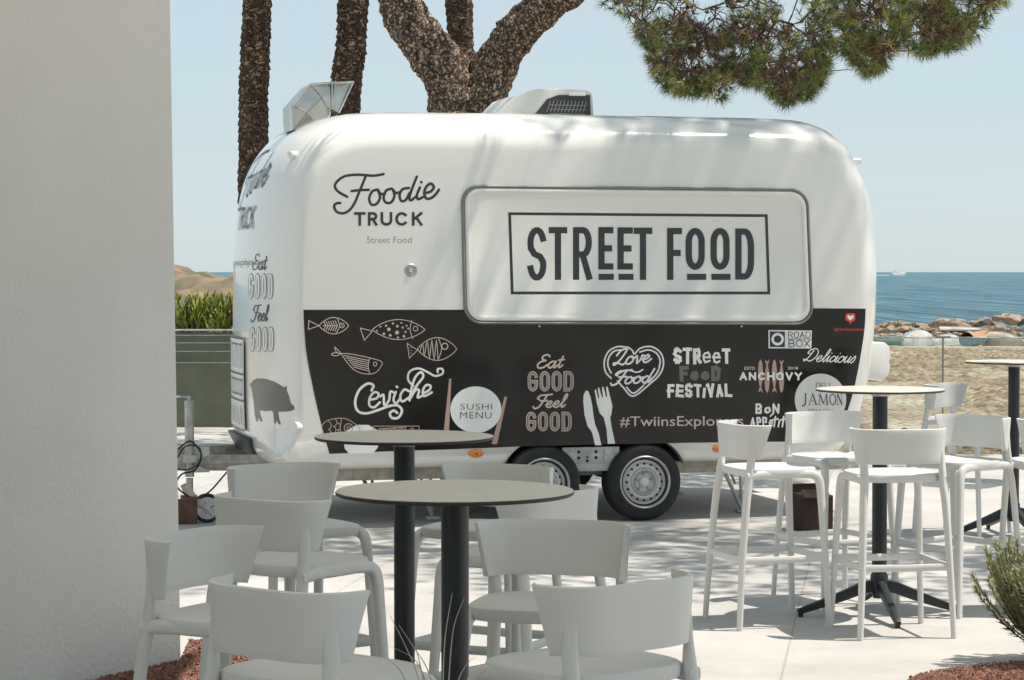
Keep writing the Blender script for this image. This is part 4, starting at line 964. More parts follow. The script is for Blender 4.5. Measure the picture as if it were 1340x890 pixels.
# ================================================================= BAR STOOLS
def make_stool():
    t = empty('bar_stool')
    # seat
    m = MB(); n = 40; hx, hy = .195, .205
    rings = [(.985, .712), (1.0, .722), (1.0, .736), (.985, .745), (.95, .748), (.85, .744), (.6, .737), (.3, .733)]
    vs = []
    def se(k, s_): 
        a = 2*math.pi*k/n; c, q = math.cos(a), math.sin(a); return (math.copysign(abs(c)**.55, c)*hx*s_+.005, math.copysign(abs(q)**.55, q)*hy*s_)
    for s_, z in rings:
        for k in range(n): x, y = se(k, s_); vs.append((x, y, z))
    fs = [(j*n+i, j*n+(i+1) % n, (j+1)*n+(i+1) % n, (j+1)*n+i) for j in range(len(rings)-1) for i in range(n)]
    vs.append((0, 0, .732)); fs += [(7*n+i, 7*n+(i+1) % n, len(vs)-1) for i in range(n)]
    for k in range(n): x, y = se(k, .9); vs.append((x, y, .708))
    b0 = len(vs)-n; fs += [(i, b0+i, b0+(i+1) % n, (i+1) % n) for i in range(n)]; fs.append(tuple(b0+i for i in range(n)))
    m.add(vs, fs); m.build('seat', M['stool'], t)
    # backrest
    m = MB(); nu, nv = 36, 6; outer = []; inner = []
    def plan(th, r):     # rounded-square-ish horseshoe, th measured from straight back
        c, q = math.cos(th), math.sin(th); e = .55
        return (-math.copysign(abs(c)**e, c)*r*.96, math.copysign(abs(q)**e, q)*r)
    thk = .0075
    for j in range(nv+1):
        v = j/nv; z = .795+.158*v; r = .208+.013*v**1.1; amax = R(69+13*v)
        for sgn, lst in ((1, outer), (-1, inner)):
            tk = thk*(1.25-.5*v)
            for i in range(nu+1):
                th = -amax+2*amax*i/nu; x, y = plan(th, r+sgn*tk); lst.append((x, y, z+(.003 if sgn < 0 and j == nv else 0)))
    w = nu+1; no_ = len(outer); vs = outer+inner; fs = []
    for j in range(nv):
        for i in range(nu):
            a = j*w+i; fs.append((a, a+1, a+w+1, a+w)); fs.append((no_+a, no_+a+w, no_+a+w+1, no_+a+1))
    for i in range(nu): fs.append((i, no_+i, no_+i+1, i+1)); a = nv*w+i; fs.append((a, a+1, no_+a+1, no_+a))
    for j in range(nv):
        for a in (j*w, j*w+nu): fs.append((a, a+w, no_+a+w, no_+a))
    m.add(vs, fs); m.build('backrest', M['stool'], t, bevel=.0025)
    for sy in (-1, 1):
        m = MB(); pth = smoothpath([(-.232, .222*sy, 0), (-.215, .209*sy, .30), (-.188, .195*sy, .60), (-.171, .186*sy, .71)]+[(q_[0], q_[1], z_) for z_ in (.79, .83, .87, .91, .942) for q_ in [plan(R(50*sy), .208+.013*((z_-.795)/.158 if z_ > .795 else 0)**1.1+.0075*(1.6-1.2*max(0, z_-.795)/.158)-.004)]], 5)
        n = len(pth); hz = [p.z for p in pth]; rx = [.0138+.0058*min(1, z_/.72) for z_ in hz]; rb_ = [r*.9 if z_ < .74 else max(.0048, r*.9-(z_-.74)*.10) for r, z_ in zip(rx, hz)]
        m.tube(pth, rb_, 16, sq=2.6, ry=[r if z_ < .8 else max(.0165, r-(z_-.8)*.04) for r, z_ in zip(rx, hz)], up=(-.62, .78*sy, 0)); m.build('leg', M['stool'], t)
        m = MB(); pth = smoothpath([(.222, .222*sy, 0), (.206, .209*sy, .30), (.190, .196*sy, .58), (.183, .190*sy, .675), (.160, .187*sy, .712), (.10, .186*sy, .722), (0, .186*sy, .722), (-.10, .186*sy, .722), (-.185, .188*sy, .715)], 5)
        n = len(pth); rx = [.0135+.0065*min(1, i/(n*.4)) for i in range(n)]
        m.tube(pth, rx, 16, sq=2.8, ry=[r*.9 for r in rx]); m.build('leg', M['stool'], t)
    m = MB(); z = .325
    for a, b in (((-.213, -.208), (-.213, .208)), ((.205, -.208), (.205, .208)), ((-.213, -.208), (.205, -.208)), ((-.213, .208), (.205, .208))):
        m.tube([(a[0], a[1], z), ((a[0]+b[0])/2, (a[1]+b[1])/2, z-.003), (b[0], b[1], z)], .0085, 12, ry=.0165, sq=3, up=(0, 1, 0) if a[1] == b[1] else (1, 0, 0))
    m.build('footrest', M['stool'], t)
    return t
stool0 = make_stool()
GR = 'white plastic bar stools around the high tables'
stools = [ # x, y, facing (dx,dy), label
 (-.74, 6.32, (.88, -.47), 'leftmost bar stool in front of the rendered wall, inside of backrest showing'),
 (-.448, 5.42, (.62, .78), 'nearest left bar stool seen from behind, at the bottom edge'),
 (.172, 5.52, (-.64, .77), 'nearest right bar stool seen from behind, at the bottom edge'),
 (.095, 6.52, (-.22, -.97), 'bar stool facing the camera just right of the nearest table pole'),
 (-.70, 7.50, (.60, .80), 'bar stool seen from behind, left of the two near table poles'),
 (-.79, 8.52, (.55, -.83), 'bar stool facing the camera below the trailer pig graphic'),
 (-.10, 8.48, (-.45, -.89), 'bar stool mostly hidden behind the nearest tabletop, facing the camera'),
 (.03, 7.72, (-.75, .66), 'bar stool peeking out right of the nearest tabletop, seen from behind'),
 (1.22, 11.08, (.96, .28), 'sunlit bar stool on the left of the right-hand table, seen side on'),
 (1.64, 11.78, (.45, -.89), 'sunlit bar stool behind the right-hand table, facing the camera'),
 (1.76, 10.78, (-.16, .987), 'sunlit bar stool in front of the right-hand table, back to the camera'),
 (2.20, 11.50, (-.80, -.60), 'sunlit bar stool on the right of the right-hand table'),
 (2.88, 14.85, (.80, -.60), 'distant bar stool in front of the glass balustrade'),
 (2.68, 11.45, (-.1, .99), 'bar stool cut off by the right edge above the rosemary'),
]
for i, (x, y, f_, lab) in enumerate(stools):
    o = stool0 if i == 0 else copy_tree(stool0)
    o.location = (x, y, 0); o.rotation_euler = (0, 0, math.atan2(f_[1], f_[0])); tag(o, lab, 'bar stool', GR)

# ================================================================= TABLES
def make_table():
    t = empty('bar_table'); m = MB(); r = .31
    m.lathe([(0, 1.105), (r-.003, 1.105), (r-.0015, 1.1035)], seg=96); m.mi = 1; m.lathe([(r-.0015, 1.1035), (r, 1.100), (r-.001, 1.096), (r-.006, 1.093), (0, 1.093)], seg=96)
    m.build('tabletop', [M['top'], M['topedge']], t, ang=25)
    m = MB(); m.box((0, 0, 1.088), (.16, .16, .008)); m.tube([(0, 0, 1.07), (0, 0, 1.088)], [.04, .05], 20); m.build('mounting_plate', M['galv'], t)
    m = MB(); m.tube([(0, 0, .15), (0, 0, .8), (0, 0, 1.075)], .036, 36); m.build('pole', M['pole'], t)
    m = MB(); m.lathe([(0, .09), (.03, .09), (.042, .12), (.044, .17), (.042, .20), (.037, .21), (0, .21)], seg=32); m.build('base_hub', M['pole'], t)
    for k in range(4):
        a = math.pi/2*k; c, s_ = math.cos(a), math.sin(a)
        m = MB(); P_ = [(.02, .152), (.08, .140), (.18, .100), (.30, .058), (.385, .030), (.40, .024)]
        m.tube([(c*q, s_*q, z) for q, z in P_], [.030, .030, .026, .021, .016, .012], 8, sq=4, ry=[.022, .021, .02, .018, .016, .013], up=(0, 0, 1))
        m.tube([(c*.385, s_*.385, .0), (c*.385, s_*.385, .02)], .013, 12)
        m.build('base_leg', M['pole'], t)
    return t
tab0 = make_table()
for i, (x, y, rz, lab) in enumerate([(-.148, 6.03, 35, 'nearest high round table with greige top and dark pole'), (-.372, 8.03, 20, 'second high round table, just behind and left of the nearest'),
                                     (1.782, 11.27, 4, 'high round table among the four sunlit stools at right'), (3.18, 14.75, 12, 'farthest high round table cut off by the right edge')]):
    o = tab0 if i == 0 else copy_tree(tab0); o.location = (x, y, 0); o.rotation_euler = (0, 0, R(rz)); tag(o, lab, 'bar table', 'high round tables on the terrace')

# ================================================================= PLANTS / TREES
def add_tint(o, vals):
    a = o.data.attributes.new('tint', 'FLOAT', 'POINT'); a.data.foreach_set('value', vals)
def rot_to(d):
    return Vector(d).to_track_quat('Z', 'Y').to_matrix()
def palm(x0, y0, pts, r, label):
    t = empty('palm_tree', (x0, y0, 0)); m = MB()
    path = smoothpath([Vector(p)-Vector((x0, y0, 0)) for p in pts], 1)
    dense = []
    P_ = [Vector(p)-Vector((x0, y0, 0)) for p in pts]; path = smoothpath(P_, 60); n = len(path); seg = 40; vs = []; fs = []
    sd_ = random.random()*50
    for i, p in enumerate(path):
        z = p.z
        for k in range(seg):
            a = 2*math.pi*k/seg
            row = z/.095; ph = (row % 1); off = .5*(int(row) % 2)
            cell = abs(((a/(2*math.pi)*9+off) % 1)-.5)*2
            rr = r*(1+.14*(1-ph)*(1-.7*cell)+.10*noise.fractal(Vector((math.cos(a)*2.2+sd_, math.sin(a)*2.2, z*2.8)), 1, 2, 4)+.06*noise.noise(Vector((math.cos(a)*9, math.sin(a)*9, z*16+sd_))))
            vs.append((p.x+rr*math.cos(a), p.y+rr*math.sin(a), z))
    for i in range(n-1):
        for k in range(seg): fs.append((i*seg+k, i*seg+(k+1) % seg, (i+1)*seg+(k+1) % seg, (i+1)*seg+k))
    m.add(vs, fs); m.build('trunk', M['palmbark'], t, ang=80)
    top = path[-1]; c = MB()
    for k in range(22):
        a = 2*math.pi*k/22*1.618*3; el = random.uniform(-.5, 1.1); L = random.uniform(1.6, 2.2)
        rib = [top+Vector((math.cos(a)*L*u, math.sin(a)*L*u, L*(el*u-1.1*u*u))) for u in [i_/10 for i_ in range(11)]]
        for i in range(1, 11):
            q = rib[i]; dr = (rib[i]-rib[i-1]).normalized(); sdv = dr.cross(Vector((0, 0, 1))).normalized()
            for s_ in (-1, 1):
                for f_ in (0, .5):
                    b = rib[i-1].lerp(q, f_); tip = b+sdv*s_*.42*math.sin(math.pi*min(.95, i/10.5))+dr*.2-Vector((0, 0, .08)); c.add([b, b+dr*.05, tip], [(0, 1, 2)])
        c.tube(rib, .02, 4, cap=False)
    c.build('crown', M['frond'], t, weld=False)
    tag(t, label, 'palm tree', 'palm trees behind the trailer')
D_ = 28.0
def pp_(lst): return [at(px, py, D_) for px, py in lst]
def palmpts(lst, topz):
    P_ = pp_(lst); b = P_[-1].copy(); base = Vector((b.x+(b.x-P_[0].x)*.2, D_, 0)); d_ = (P_[0]-P_[1]); up = P_[0]+d_*((topz-P_[0].z)/d_.z)
    return [base]+list(reversed(P_))+[up]
for lst, r_, tz, lab in (([(337, 0), (333, 100), (331, 240)], .165, 8.5, 'leftmost palm trunk beside the rendered wall'), ([(463, 0), (458, 70), (452, 150)], .172, 8, 'palm trunk rising behind the shiny roof duct'), ([(600, 0), (603, 60), (607, 130)], .15, 9, 'palm trunk seen through the fork of the pine')):
    P_ = palmpts(lst, tz); palm(P_[0].x, P_[0].y, P_, r_, lab)

# pine
PD = 22.5
pine = empty('pine_tree', (at(612, 300, PD).x, PD, 0)); pb = Vector(pine.location)
def limb(pts, rad, seed):
    path = smoothpath([Vector(p)-pb for p in pts], 22); n = len(path); m = MB(); vs = []; fs = []; seg = 44; m_ = len(pts)-1
    t0 = (path[1]-path[0]).normalized(); a_ = Vector((1, 0, 0)); a_ = (a_-t0*a_.dot(t0)).normalized()
    for i, p in enumerate(path):
        t = (path[min(i+1, n-1)]-path[max(i-1, 0)]).normalized(); a_ = (a_-t*a_.dot(t)).normalized(); b_ = t.cross(a_)
        u = i/(n-1)*m_; k0 = min(int(u), m_-1); r = rad[k0]+(rad[k0+1]-rad[k0])*(u-k0)
        for k in range(seg):
            th = 2*math.pi*k/seg; dv = a_*math.cos(th)+b_*math.sin(th); q = p+dv*r
            r2 = r*(1+.07*noise.fractal(q*1.6+Vector((seed, 0, 0)), 1, 2, 3))+.03*noise.fractal(q*7, .9, 2, 4)+.012*noise.cell(q*14)
            vs.append(p+dv*r2)
    for i in range(n-1):
        for k in range(seg): fs.append((i*seg+k, i*seg+(k+1) % seg, (i+1)*seg+(k+1) % seg, (i+1)*seg+k))
    m.add(vs, fs); return m
A = lambda px, py, d_=PD: at(px, py, d_)
trunk = [Vector((pb.x+.1, PD, 0)), A(612, 330), A(610, 200), A(609, 155), A(610, 130)]
limb(trunk, [.46, .42, .38, .33, .15], 1).build('trunk', M['bark'], pine, ang=80)
lb1 = [A(615, 235), A(606, 165), A(592, 112), A(562, 65), A(530, 20), A(519, -20), A(512, -90), A(440, -190)]
limb(lb1, [.33, .29, .255, .225, .215, .20, .18, .10], 2).build('limb', M['bark'], pine, ang=80)
lb2 = [A(600, 235), A(612, 165), A(636, 110), A(662, 62, 22.4), A(700, 18, 22.2), A(748, -12, 22), A(830, -50, 21), A(930, -80, 19.5), A(1080, -100, 18.5)]
limb(lb2, [.33, .29, .24, .20, .185, .15, .12, .09, .05], 3).build('limb', M['bark'], pine, ang=80)
# foliage
def tuft(m, tint, c, d_, L, nn, w, tv):
    q = rot_to(d_)
    for k in range(nn):
        a = random.uniform(0, 2*math.pi); sp = random.uniform(.15, 1.0); v = q @ Vector((math.cos(a)*sp, math.sin(a)*sp, random.uniform(.35, 1.0))); v.normalize()
        l_ = L*random.uniform(.7, 1.1); sdv = v.cross(Vector((random.uniform(-1, 1), random.uniform(-1, 1), random.uniform(-1, 1)))); 
        if sdv.length < 1e-3: continue
        sdv = sdv.normalized()*w; b = c+v*L*.05
        m.add([b-sdv, b+sdv, b+v*l_], [(0, 1, 2)]); t_ = min(1, max(0, tv+random.uniform(-.08, .08))) if tv > .27 else tv; tint += [t_]*3
crown = MB(); tints = []; tw = MB()
cont = [(785, 4), (800, 16), (820, 20), (835, 45), (850, 75), (856, 100), (875, 120), (905, 122), (940, 132), (965, 110), (1000, 112), (1030, 138), (1062, 126), (1080, 100), (1088, 62), (1110, 72), (1135, 98), (1155, 92), (1175, 62), (1205, 70), (1250, 66), (1285, 42), (1300, 14), (1322, 2)]
def cont_y(x):
    if x < cont[0][0] or x > cont[-1][0]: return -30
    for (a, b), (c, d_) in zip(cont, cont[1:]):
        if a <= x <= c: return b+(d_-b)*(x-a)/(c-a)
rs = random.Random(11)
def twig(p, q, r0, r1): 
    mid = (p+q)/2+Vector((rs.uniform(-.06, .06), rs.uniform(-.06, .06), rs.uniform(-.05, .05))); tw.tube([p, mid, q], [r0, (r0+r1)/2, r1], 5, cap=False)
# visible boughs: clusters grown around twig tips hanging inside the outline
hubs = []
for i in range(230):
    x = rs.uniform(795, 1315); yb = cont_y(x); y = rs.uniform(-60, max(-50, yb-14)); hubs.append((x, y, rs.uniform(18.2, 20.2)))
hubsW = [at(*h)-pb for h in hubs]
main = [at(830, -50, 21)-pb, at(930, -60, 19.5)-pb, at(1080, -50, 19)-pb, at(1200, -60, 19)-pb, at(960, 10, 19.2)-pb, at(1150, 0, 19.2)-pb]
for a, b in ((0, 1), (1, 2), (2, 3), (1, 4), (2, 5)): twig(main[a], main[b], .05, .03)
done = list(main); todo = list(hubsW)
while todo:
    best = min(((min(((q-h).length, k) for k, q in enumerate(done)), i) for i, h in enumerate(todo)))
    h = todo.pop(best[1]); twig(done[best[0][1]], h, .013 if len(done) < 60 else .008, .005); done.append(h)
cnt = 0
while cnt < 2900:
    x = rs.uniform(787, 1322); yb = cont_y(x)
    y = yb-abs(rs.gauss(0, 1))*55 if rs.random() < .75 else rs.uniform(-70, yb)
    dpt = rs.uniform(18.0, 20.4)
    # gaps
    g = noise.noise(Vector((x*.022, y*.03, dpt*.6)))
    if g < -.06 and rs.random() < .88: continue
    if y < -90: continue
    y += 0
    c = at(x, y, dpt)-pb; near = min(hubsW, key=lambda q: (q-c).length)
    if (near-c).length < .45 and rs.random() < .5: twig(near, c, .005, .002)
    d_ = (c-near); d_ = d_.normalized() if d_.length > .01 else Vector((0, 0, 1)); d_ = (d_+Vector((0, 0, -.05))+Vector((rs.uniform(-.5, .5), rs.uniform(-.5, .5), rs.uniform(-.3, .5)))).normalized()
    brown = noise.noise(Vector((x*.02+40, y*.035, dpt*.5))) > .12 and rs.random() < .75 and y < yb-12
    tv = rs.uniform(.02, .2) if brown else rs.uniform(.32, 1.0)
    tuft(crown, tints, c, d_, rs.uniform(.085, .13), rs.randint(20, 30), .0028, tv); cnt += 1
# rest of the crown overhead (above the frame), throws the dappled shade
bough_pts = [(.5, 21.8, 5.2), (2.4, 19.5, 6.6), (3.4, 17, 7.4), (3.2, 14.6, 7.3), (1.2, 13.6, 6.9), (-1.5, 13.3, 6.6)]
bough = [v-pb for v in smoothpath(bough_pts, 8)]; tw.tube(bough, [.16-.0035*k for k in range(len(bough))], 8)
b2 = [v-pb for v in smoothpath([(3.2, 14.8, 7.3), (5.2, 14, 7.2), (7.5, 13.4, 7.0)], 8)]; tw.tube(b2, [.08-.003*k for k in range(len(b2))], 8); bough += b2
for i in range(64):
    cx_, cy_, cz_ = (rs.uniform(0.5, 6.5), rs.uniform(15.4, 17.2), rs.uniform(11.5, 13.5)) if i > 55 else ( rs.uniform(-4, 9), rs.uniform(20, 25) if i % 3 == 0 else rs.uniform(12.5, 14.6), rs.uniform(5.2, 8.5))
    cz_ = max(cz_, HC+cy_*.125+1.2)
    R_ = rs.uniform(.7, 1.25); cc = Vector((cx_, cy_, cz_))-pb
    near = min(bough, key=lambda q: (q-cc).length); tw.tube([near, (near+cc)/2+Vector((0, 0, .15)), cc], [.03, .022, .012], 6, cap=False)
    for k in range(int(120*R_)):
        v = Vector((rs.gauss(0, 1), rs.gauss(0, 1), rs.gauss(0, .45))); v = v.normalized()*R_*rs.uniform(.3, 1); v.z *= .5
        tuft(crown, tints, cc+v, v+Vector((0, 0, .3)), rs.uniform(.15, .24), 12, .010, rs.uniform(.32, 1))
cr = crown.build('crown', M['needle'], pine, smooth=False, weld=False); add_tint(cr, tints)
tw.build('twigs', mat('pine_twig', (.12, .07, .05), .9), pine)
tag(pine, 'forked pine with rough bark behind the trailer and hanging needle boughs', 'pine tree')

# rosemary bush at the right
def rosemary():
    base = Vector((2.335, 9.85, .03)); t = empty('rosemary_bush', base); m = MB(); ti = []; st = MB(); r_ = random.Random(4)
    for i in range(150):
        a = r_.uniform(0, 2*math.pi); sp = r_.uniform(.05, 1)**.8; H_ = r_.uniform(.36, .60)*(1-.25*sp)
        lean = Vector((math.cos(a)*sp*.34, math.sin(a)*sp*.30, H_)); b = Vector((math.cos(a)*.04, math.sin(a)*.04, 0))
        pth = [b, b+lean*.35+Vector((math.cos(a), math.sin(a), 0))*.045, b+lean*.7+Vector((math.cos(a), math.sin(a), 0))*.035, b+lean]
        pth = smoothpath(pth, 7); n = len(pth); st.tube(pth, [.0035*(1-.6*i_/n) for i_ in range(n)], 5, cap=False)
        for j in range(int(n*.12), n):
            for k in range(8 if j > n*.3 else 3):
                for s_ in range(2):
                    aa = r_.uniform(0, 2*math.pi); tt = (pth[j]-pth[j-1]).normalized(); c = pth[j-1].lerp(pth[j], r_.random())
                    v = (rot_to(tt) @ Vector((math.cos(aa)*.8, math.sin(aa)*.8, .75))).normalized(); L = r_.uniform(.022, .036)*(1.2-.4*j/n); sdv = v.cross(tt).normalized()*.0023
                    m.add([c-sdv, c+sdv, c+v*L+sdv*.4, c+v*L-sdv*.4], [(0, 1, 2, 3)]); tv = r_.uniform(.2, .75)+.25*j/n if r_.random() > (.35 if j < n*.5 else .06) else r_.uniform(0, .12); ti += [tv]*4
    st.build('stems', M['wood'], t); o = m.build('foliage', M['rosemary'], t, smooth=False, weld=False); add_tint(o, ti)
    tag(t, 'leggy rosemary bush at the lower right edge on red gravel', 'shrub')
rosemary()
# gravel beds
def gravel(poly, n, name, seed, zc=.02, k_=1.0):
    r_ = random.Random(seed); m = MB()
    xs = [p[0] for p in poly]; ys_ = [p[1] for p in poly]
    def inside(x, y):
        c = False; j = len(poly)-1
        for i in range(len(poly)):
            a, b = poly[i], poly[j]
            if (a[1] > y) != (b[1] > y) and x < (b[0]-a[0])*(y-a[1])/(b[1]-a[1])+a[0]: c = not c
            j = i
        return c
    m.prism(poly, lambda p: Vector((p[0], p[1], -.01)), lambda p: Vector((p[0], p[1], zc*.6)))
    base = [Vector(v) for v in ((1, 0, 0), (-1, 0, 0), (0, 1, 0), (0, -1, 0), (0, 0, 1), (0, 0, -1))]; F8 = [(0, 2, 4), (2, 1, 4), (1, 3, 4), (3, 0, 4), (2, 0, 5), (1, 2, 5), (3, 1, 5), (0, 3, 5)]
    c = 0
    while c < n:
        x, y = r_.uniform(min(xs), max(xs)), r_.uniform(min(ys_), max(ys_))
        if not inside(x, y): continue
        s_ = r_.uniform(.006, .013)*k_; rt = Matrix.Rotation(r_.uniform(0, 6.28), 3, 'Z') @ Matrix.Rotation(r_.uniform(-.6, .6), 3, 'X')
        m.add([rt @ Vector((v.x*s_*r_.uniform(.8, 1.5), v.y*s_*r_.uniform(.7, 1.2), v.z*s_*r_.uniform(.5, .9)))+Vector((x, y, zc*.6+r_.uniform(0, zc))) for v in base], F8); c += 1
    o = m.build(name, M['pebble'], None, smooth=False, weld=False); tag(o, kind='stuff'); return o
g1 = [(-2.05, 9.2), (-1.05, 9.2), (-.95, 9.55), (-1.0, 9.95), (-1.1, 10.25), (-1.45, 10.35), (-1.5, 9.84), (-2.05, 9.80)]
o = gravel([(-1.80, 9.2), (-1.0, 9.2), (-1.02, 9.7), (-1.1, 10.1), (-1.25, 10.35), (-1.44, 10.4), (-1.402, 9.84)], 4200, 'gravel', 3); tag(o, 'bed of reddish brown gravel at the foot of the rendered wall', 'gravel')
arcp = [(1.55, 9.2), (1.62, 9.42), (1.78, 9.60), (2.0, 9.74), (2.3, 9.85), (2.8, 9.95), (2.8, 9.2)]
o = gravel(arcp, 9000, 'gravel', 5); tag(o, 'bed of reddish brown gravel in the lower right corner', 'gravel')

# feathery grass close to the camera
gt = MB(); ti = []; GB = Vector((-.29, 4.1, 0)); r_ = random.Random(9)
blades = [[(560, 1000), (556, 930), (545, 880), (528, 840), (510, 805)], [(575, 1000), (572, 930), (560, 878), (540, 845), (522, 818)], [(580, 1000), (582, 930), (580, 885), (583, 830), (592, 776)], [(586, 1000), (586, 930), (588, 880), (594, 820), (608, 782)],
          [(570, 1000), (562, 920), (548, 870), (520, 850), (496, 842)], [(590, 1000), (592, 930), (600, 890), (612, 868), (622, 860)], [(555, 1000), (545, 930), (525, 880), (505, 862), (488, 860)], [(565, 1000), (560, 925), (552, 880), (546, 855), (542, 835)], [(598, 1000), (606, 940), (618, 900), (632, 880), (640, 876)]]
for b in blades:
    d0 = r_.uniform(3.9, 4.3); top = [at(px, py, d0+.0) for px, py in b]; pts = [Vector((GB.x+(top[0].x-GB.x)*.4, GB.y, 0)), Vector((top[0].x*.6+GB.x*.4, d0, .45))]+top
    path = smoothpath([p-GB for p in pts], 8); n = len(path); vs = []
    for i, p in enumerate(path):
        w_ = .0016*(1-.75*(i/n)**2); vs += [p-Vector((w_, 0, 0)), p+Vector((w_, 0, 0))]; ti += [r_.random()*.3+.3]*2
    gt.add(vs, [(2*i, 2*i+1, 2*i+3, 2*i+2) for i in range(n-1)])
for k in range(60):
    a = r_.uniform(0, 6.28); h = r_.uniform(.3, .7); sp = r_.uniform(.05, .3)
    path = smoothpath([Vector((0, 0, 0)), Vector((math.cos(a)*sp*.4, math.sin(a)*sp*.4, h*.6)), Vector((math.cos(a)*sp, math.sin(a)*sp, h))], 6); n = len(path); vs = []
    for i, p in enumerate(path): w_ = .0018*(1-.8*i/n); vs += [p-Vector((w_, 0, 0)), p+Vector((w_, 0, 0))]; ti += [r_.random()]*2
    gt.add(vs, [(2*i, 2*i+1, 2*i+3, 2*i+2) for i in range(n-1)])
o = gt.build('ornamental_grass', M['blade'], None, weld=False); add_tint(o, ti); o.location = GB
tag(o, 'wispy ornamental grass blades rising in front of the nearest stools', 'grass plant')

# ---------------------------------------------------------------- left background: screened fence + shrubs
FY = 24.7
fe = empty('screen_fence', (-4.5, FY, 0)); m = MB()
xa, xb = -6.2+4.5, -1.2+4.5
nn = 60; vs = []; 
for i in range(nn+1):
    x = xa+(xb-xa)*i/nn
    for z_ in (.02, .45, .72, .80, 1.03): vs.append((x, .02+.012*noise.noise(Vector((x*3, z_*4, 0))), z_+(.008*noise.noise(Vector((x*5, 1, z_))))))
m.add(vs, [(i*5+j, (i+1)*5+j, (i+1)*5+j+1, i*5+j+1) for i in range(nn) for j in range(4)]); m.build('shade_net', M['net'], fe)
m = MB()
for z_ in (.71, .83, .92, 1.0, 1.055): m.tube([(xa, -.012, z_), (xb, -.012, z_)], .006 if z_ < 1.05 else .012, 6)
m.build('wires', M['galv'], fe)
for x in (xa, xa+1.25, xa+2.5, xa+3.75, xb):
    m = MB(); m.tube([(x, .06, 0), (x, .06, 1.07)], .022, 10); m.build('post', M['galv'], fe)
tag(fe, 'low fence covered in green shade net left of the trailer', 'fence')
r_ = random.Random(21)
for q in range(7):
    bx = at(238+q*14, 400, FY+1.0+r_.uniform(0, .5)); t = MB(); ti = []; pos = Vector((bx.x, bx.y, -.08))
    stm = MB()
    for k in range(46):
        a = r_.uniform(0, 6.28); h = r_.uniform(.95, 1.50); sp = r_.uniform(0, .30); b = Vector((math.cos(a)*.08, math.sin(a)*.08, 0)); e = b+Vector((math.cos(a)*sp, math.sin(a)*sp, h)); stm.tube([b, (b+e)/2+Vector((0, 0, .05)), e], .006, 4, cap=False)
        for j in range(34):
            c = b.lerp(e, .35+.65*j/34); aa = r_.uniform(0, 6.28); v = Vector((math.cos(aa)*.5, math.sin(aa)*.5, .8)).normalized(); L = r_.uniform(.08, .16); sdv = v.cross(Vector((0, 0, 1))).normalized()*.014
            t.add([c, c+v*L*.5-sdv, c+v*L, c+v*L*.5+sdv], [(0, 1, 2, 3)]); ti += [r_.uniform(0, 1)]*4
    root = empty('upright_shrub', pos); o = t.build('foliage', M['uprightleaf'], root, smooth=False, weld=False); add_tint(o, ti); stm.build('stem', M['wood'], root)
    tag(root, ['first', 'second', 'third', 'fourth', 'fifth', 'sixth', 'seventh'][q]+' yellow-green upright shrub from the rendered wall behind the net fence', 'shrub', 'shrubs behind the net fence')

# wooden chock and box near the jockey wheel / under the trailer rear
pc = ground(243, 684); m = MB(); m.box((0, 0, .075), (.14, .22, .15)); m.box((.02, -.02, .165), (.10, .16, .03)); o = m.build('wood_block', M['wood'], None, smooth=False, bevel=.006); o.location = (pc.x, pc.y, 0); o.rotation_euler = (0, 0, R(12)); tag(o, 'reddish brown wooden block beside the trailer jockey wheel', 'wood block')
cr_ = empty('cardboard_box', (at(1063, 620, 15.0).x, 15.0, 0), R(12)); cm = mat('brown_card', (.05, .028, .02), .85, var=.3, scale=6)
m = MB(); m.box((0, 0, .12), (.20, .24, .24)); m.build('carton', cm, cr_, smooth=False, bevel=.006)
m = MB(); m.box((-.03, -.15, .255), (.18, .08, .006), Matrix.Rotation(R(35), 3, 'X')); m.build('flap', cm, cr_, smooth=False); m = MB(); m.box((0, .14, .265), (.19, .10, .006), Matrix.Rotation(R(-40), 3, 'X')); m.build('flap', cm, cr_, smooth=False)
tag(cr_, 'open brown carton on the ground under the trailer rear', 'box')

# ---------------------------------------------------------------- glass balustrade
bal = empty('glass_balustrade', (4, 21.15, 0)); zt = HC-86*21.15/F
px0 = at(1234, 445, 21.15).x-4
joints = [px0-3.0, px0-1.5, px0, px0+1.5, px0+3.0]
for a, b in zip(joints, joints[1:]):
    m = MB(); m.box(((a+b)/2, 0, (zt+.05)/2+.01), (b-a-.012, .012, zt-.05)); m.build('glass_panel', M['glass'], bal, smooth=False)
for a in joints:
    m = MB(); m.box((a, 0, .5*zt), (.012, .02, zt-.004)); m.box((a, 0, zt+.006), (.13, .03, .016)); m.build('post', M['seal'], bal, smooth=False)
m = MB(); m.tube([(joints[0], 0, zt), (joints[-1], 0, zt)], .006, 8); m.build('top_rail', mat('rail_alu', (.6, .62, .62), .3, .8), bal)
tag(bal, 'frameless glass balustrade with thin top rail at the terrace edge', 'balustrade')

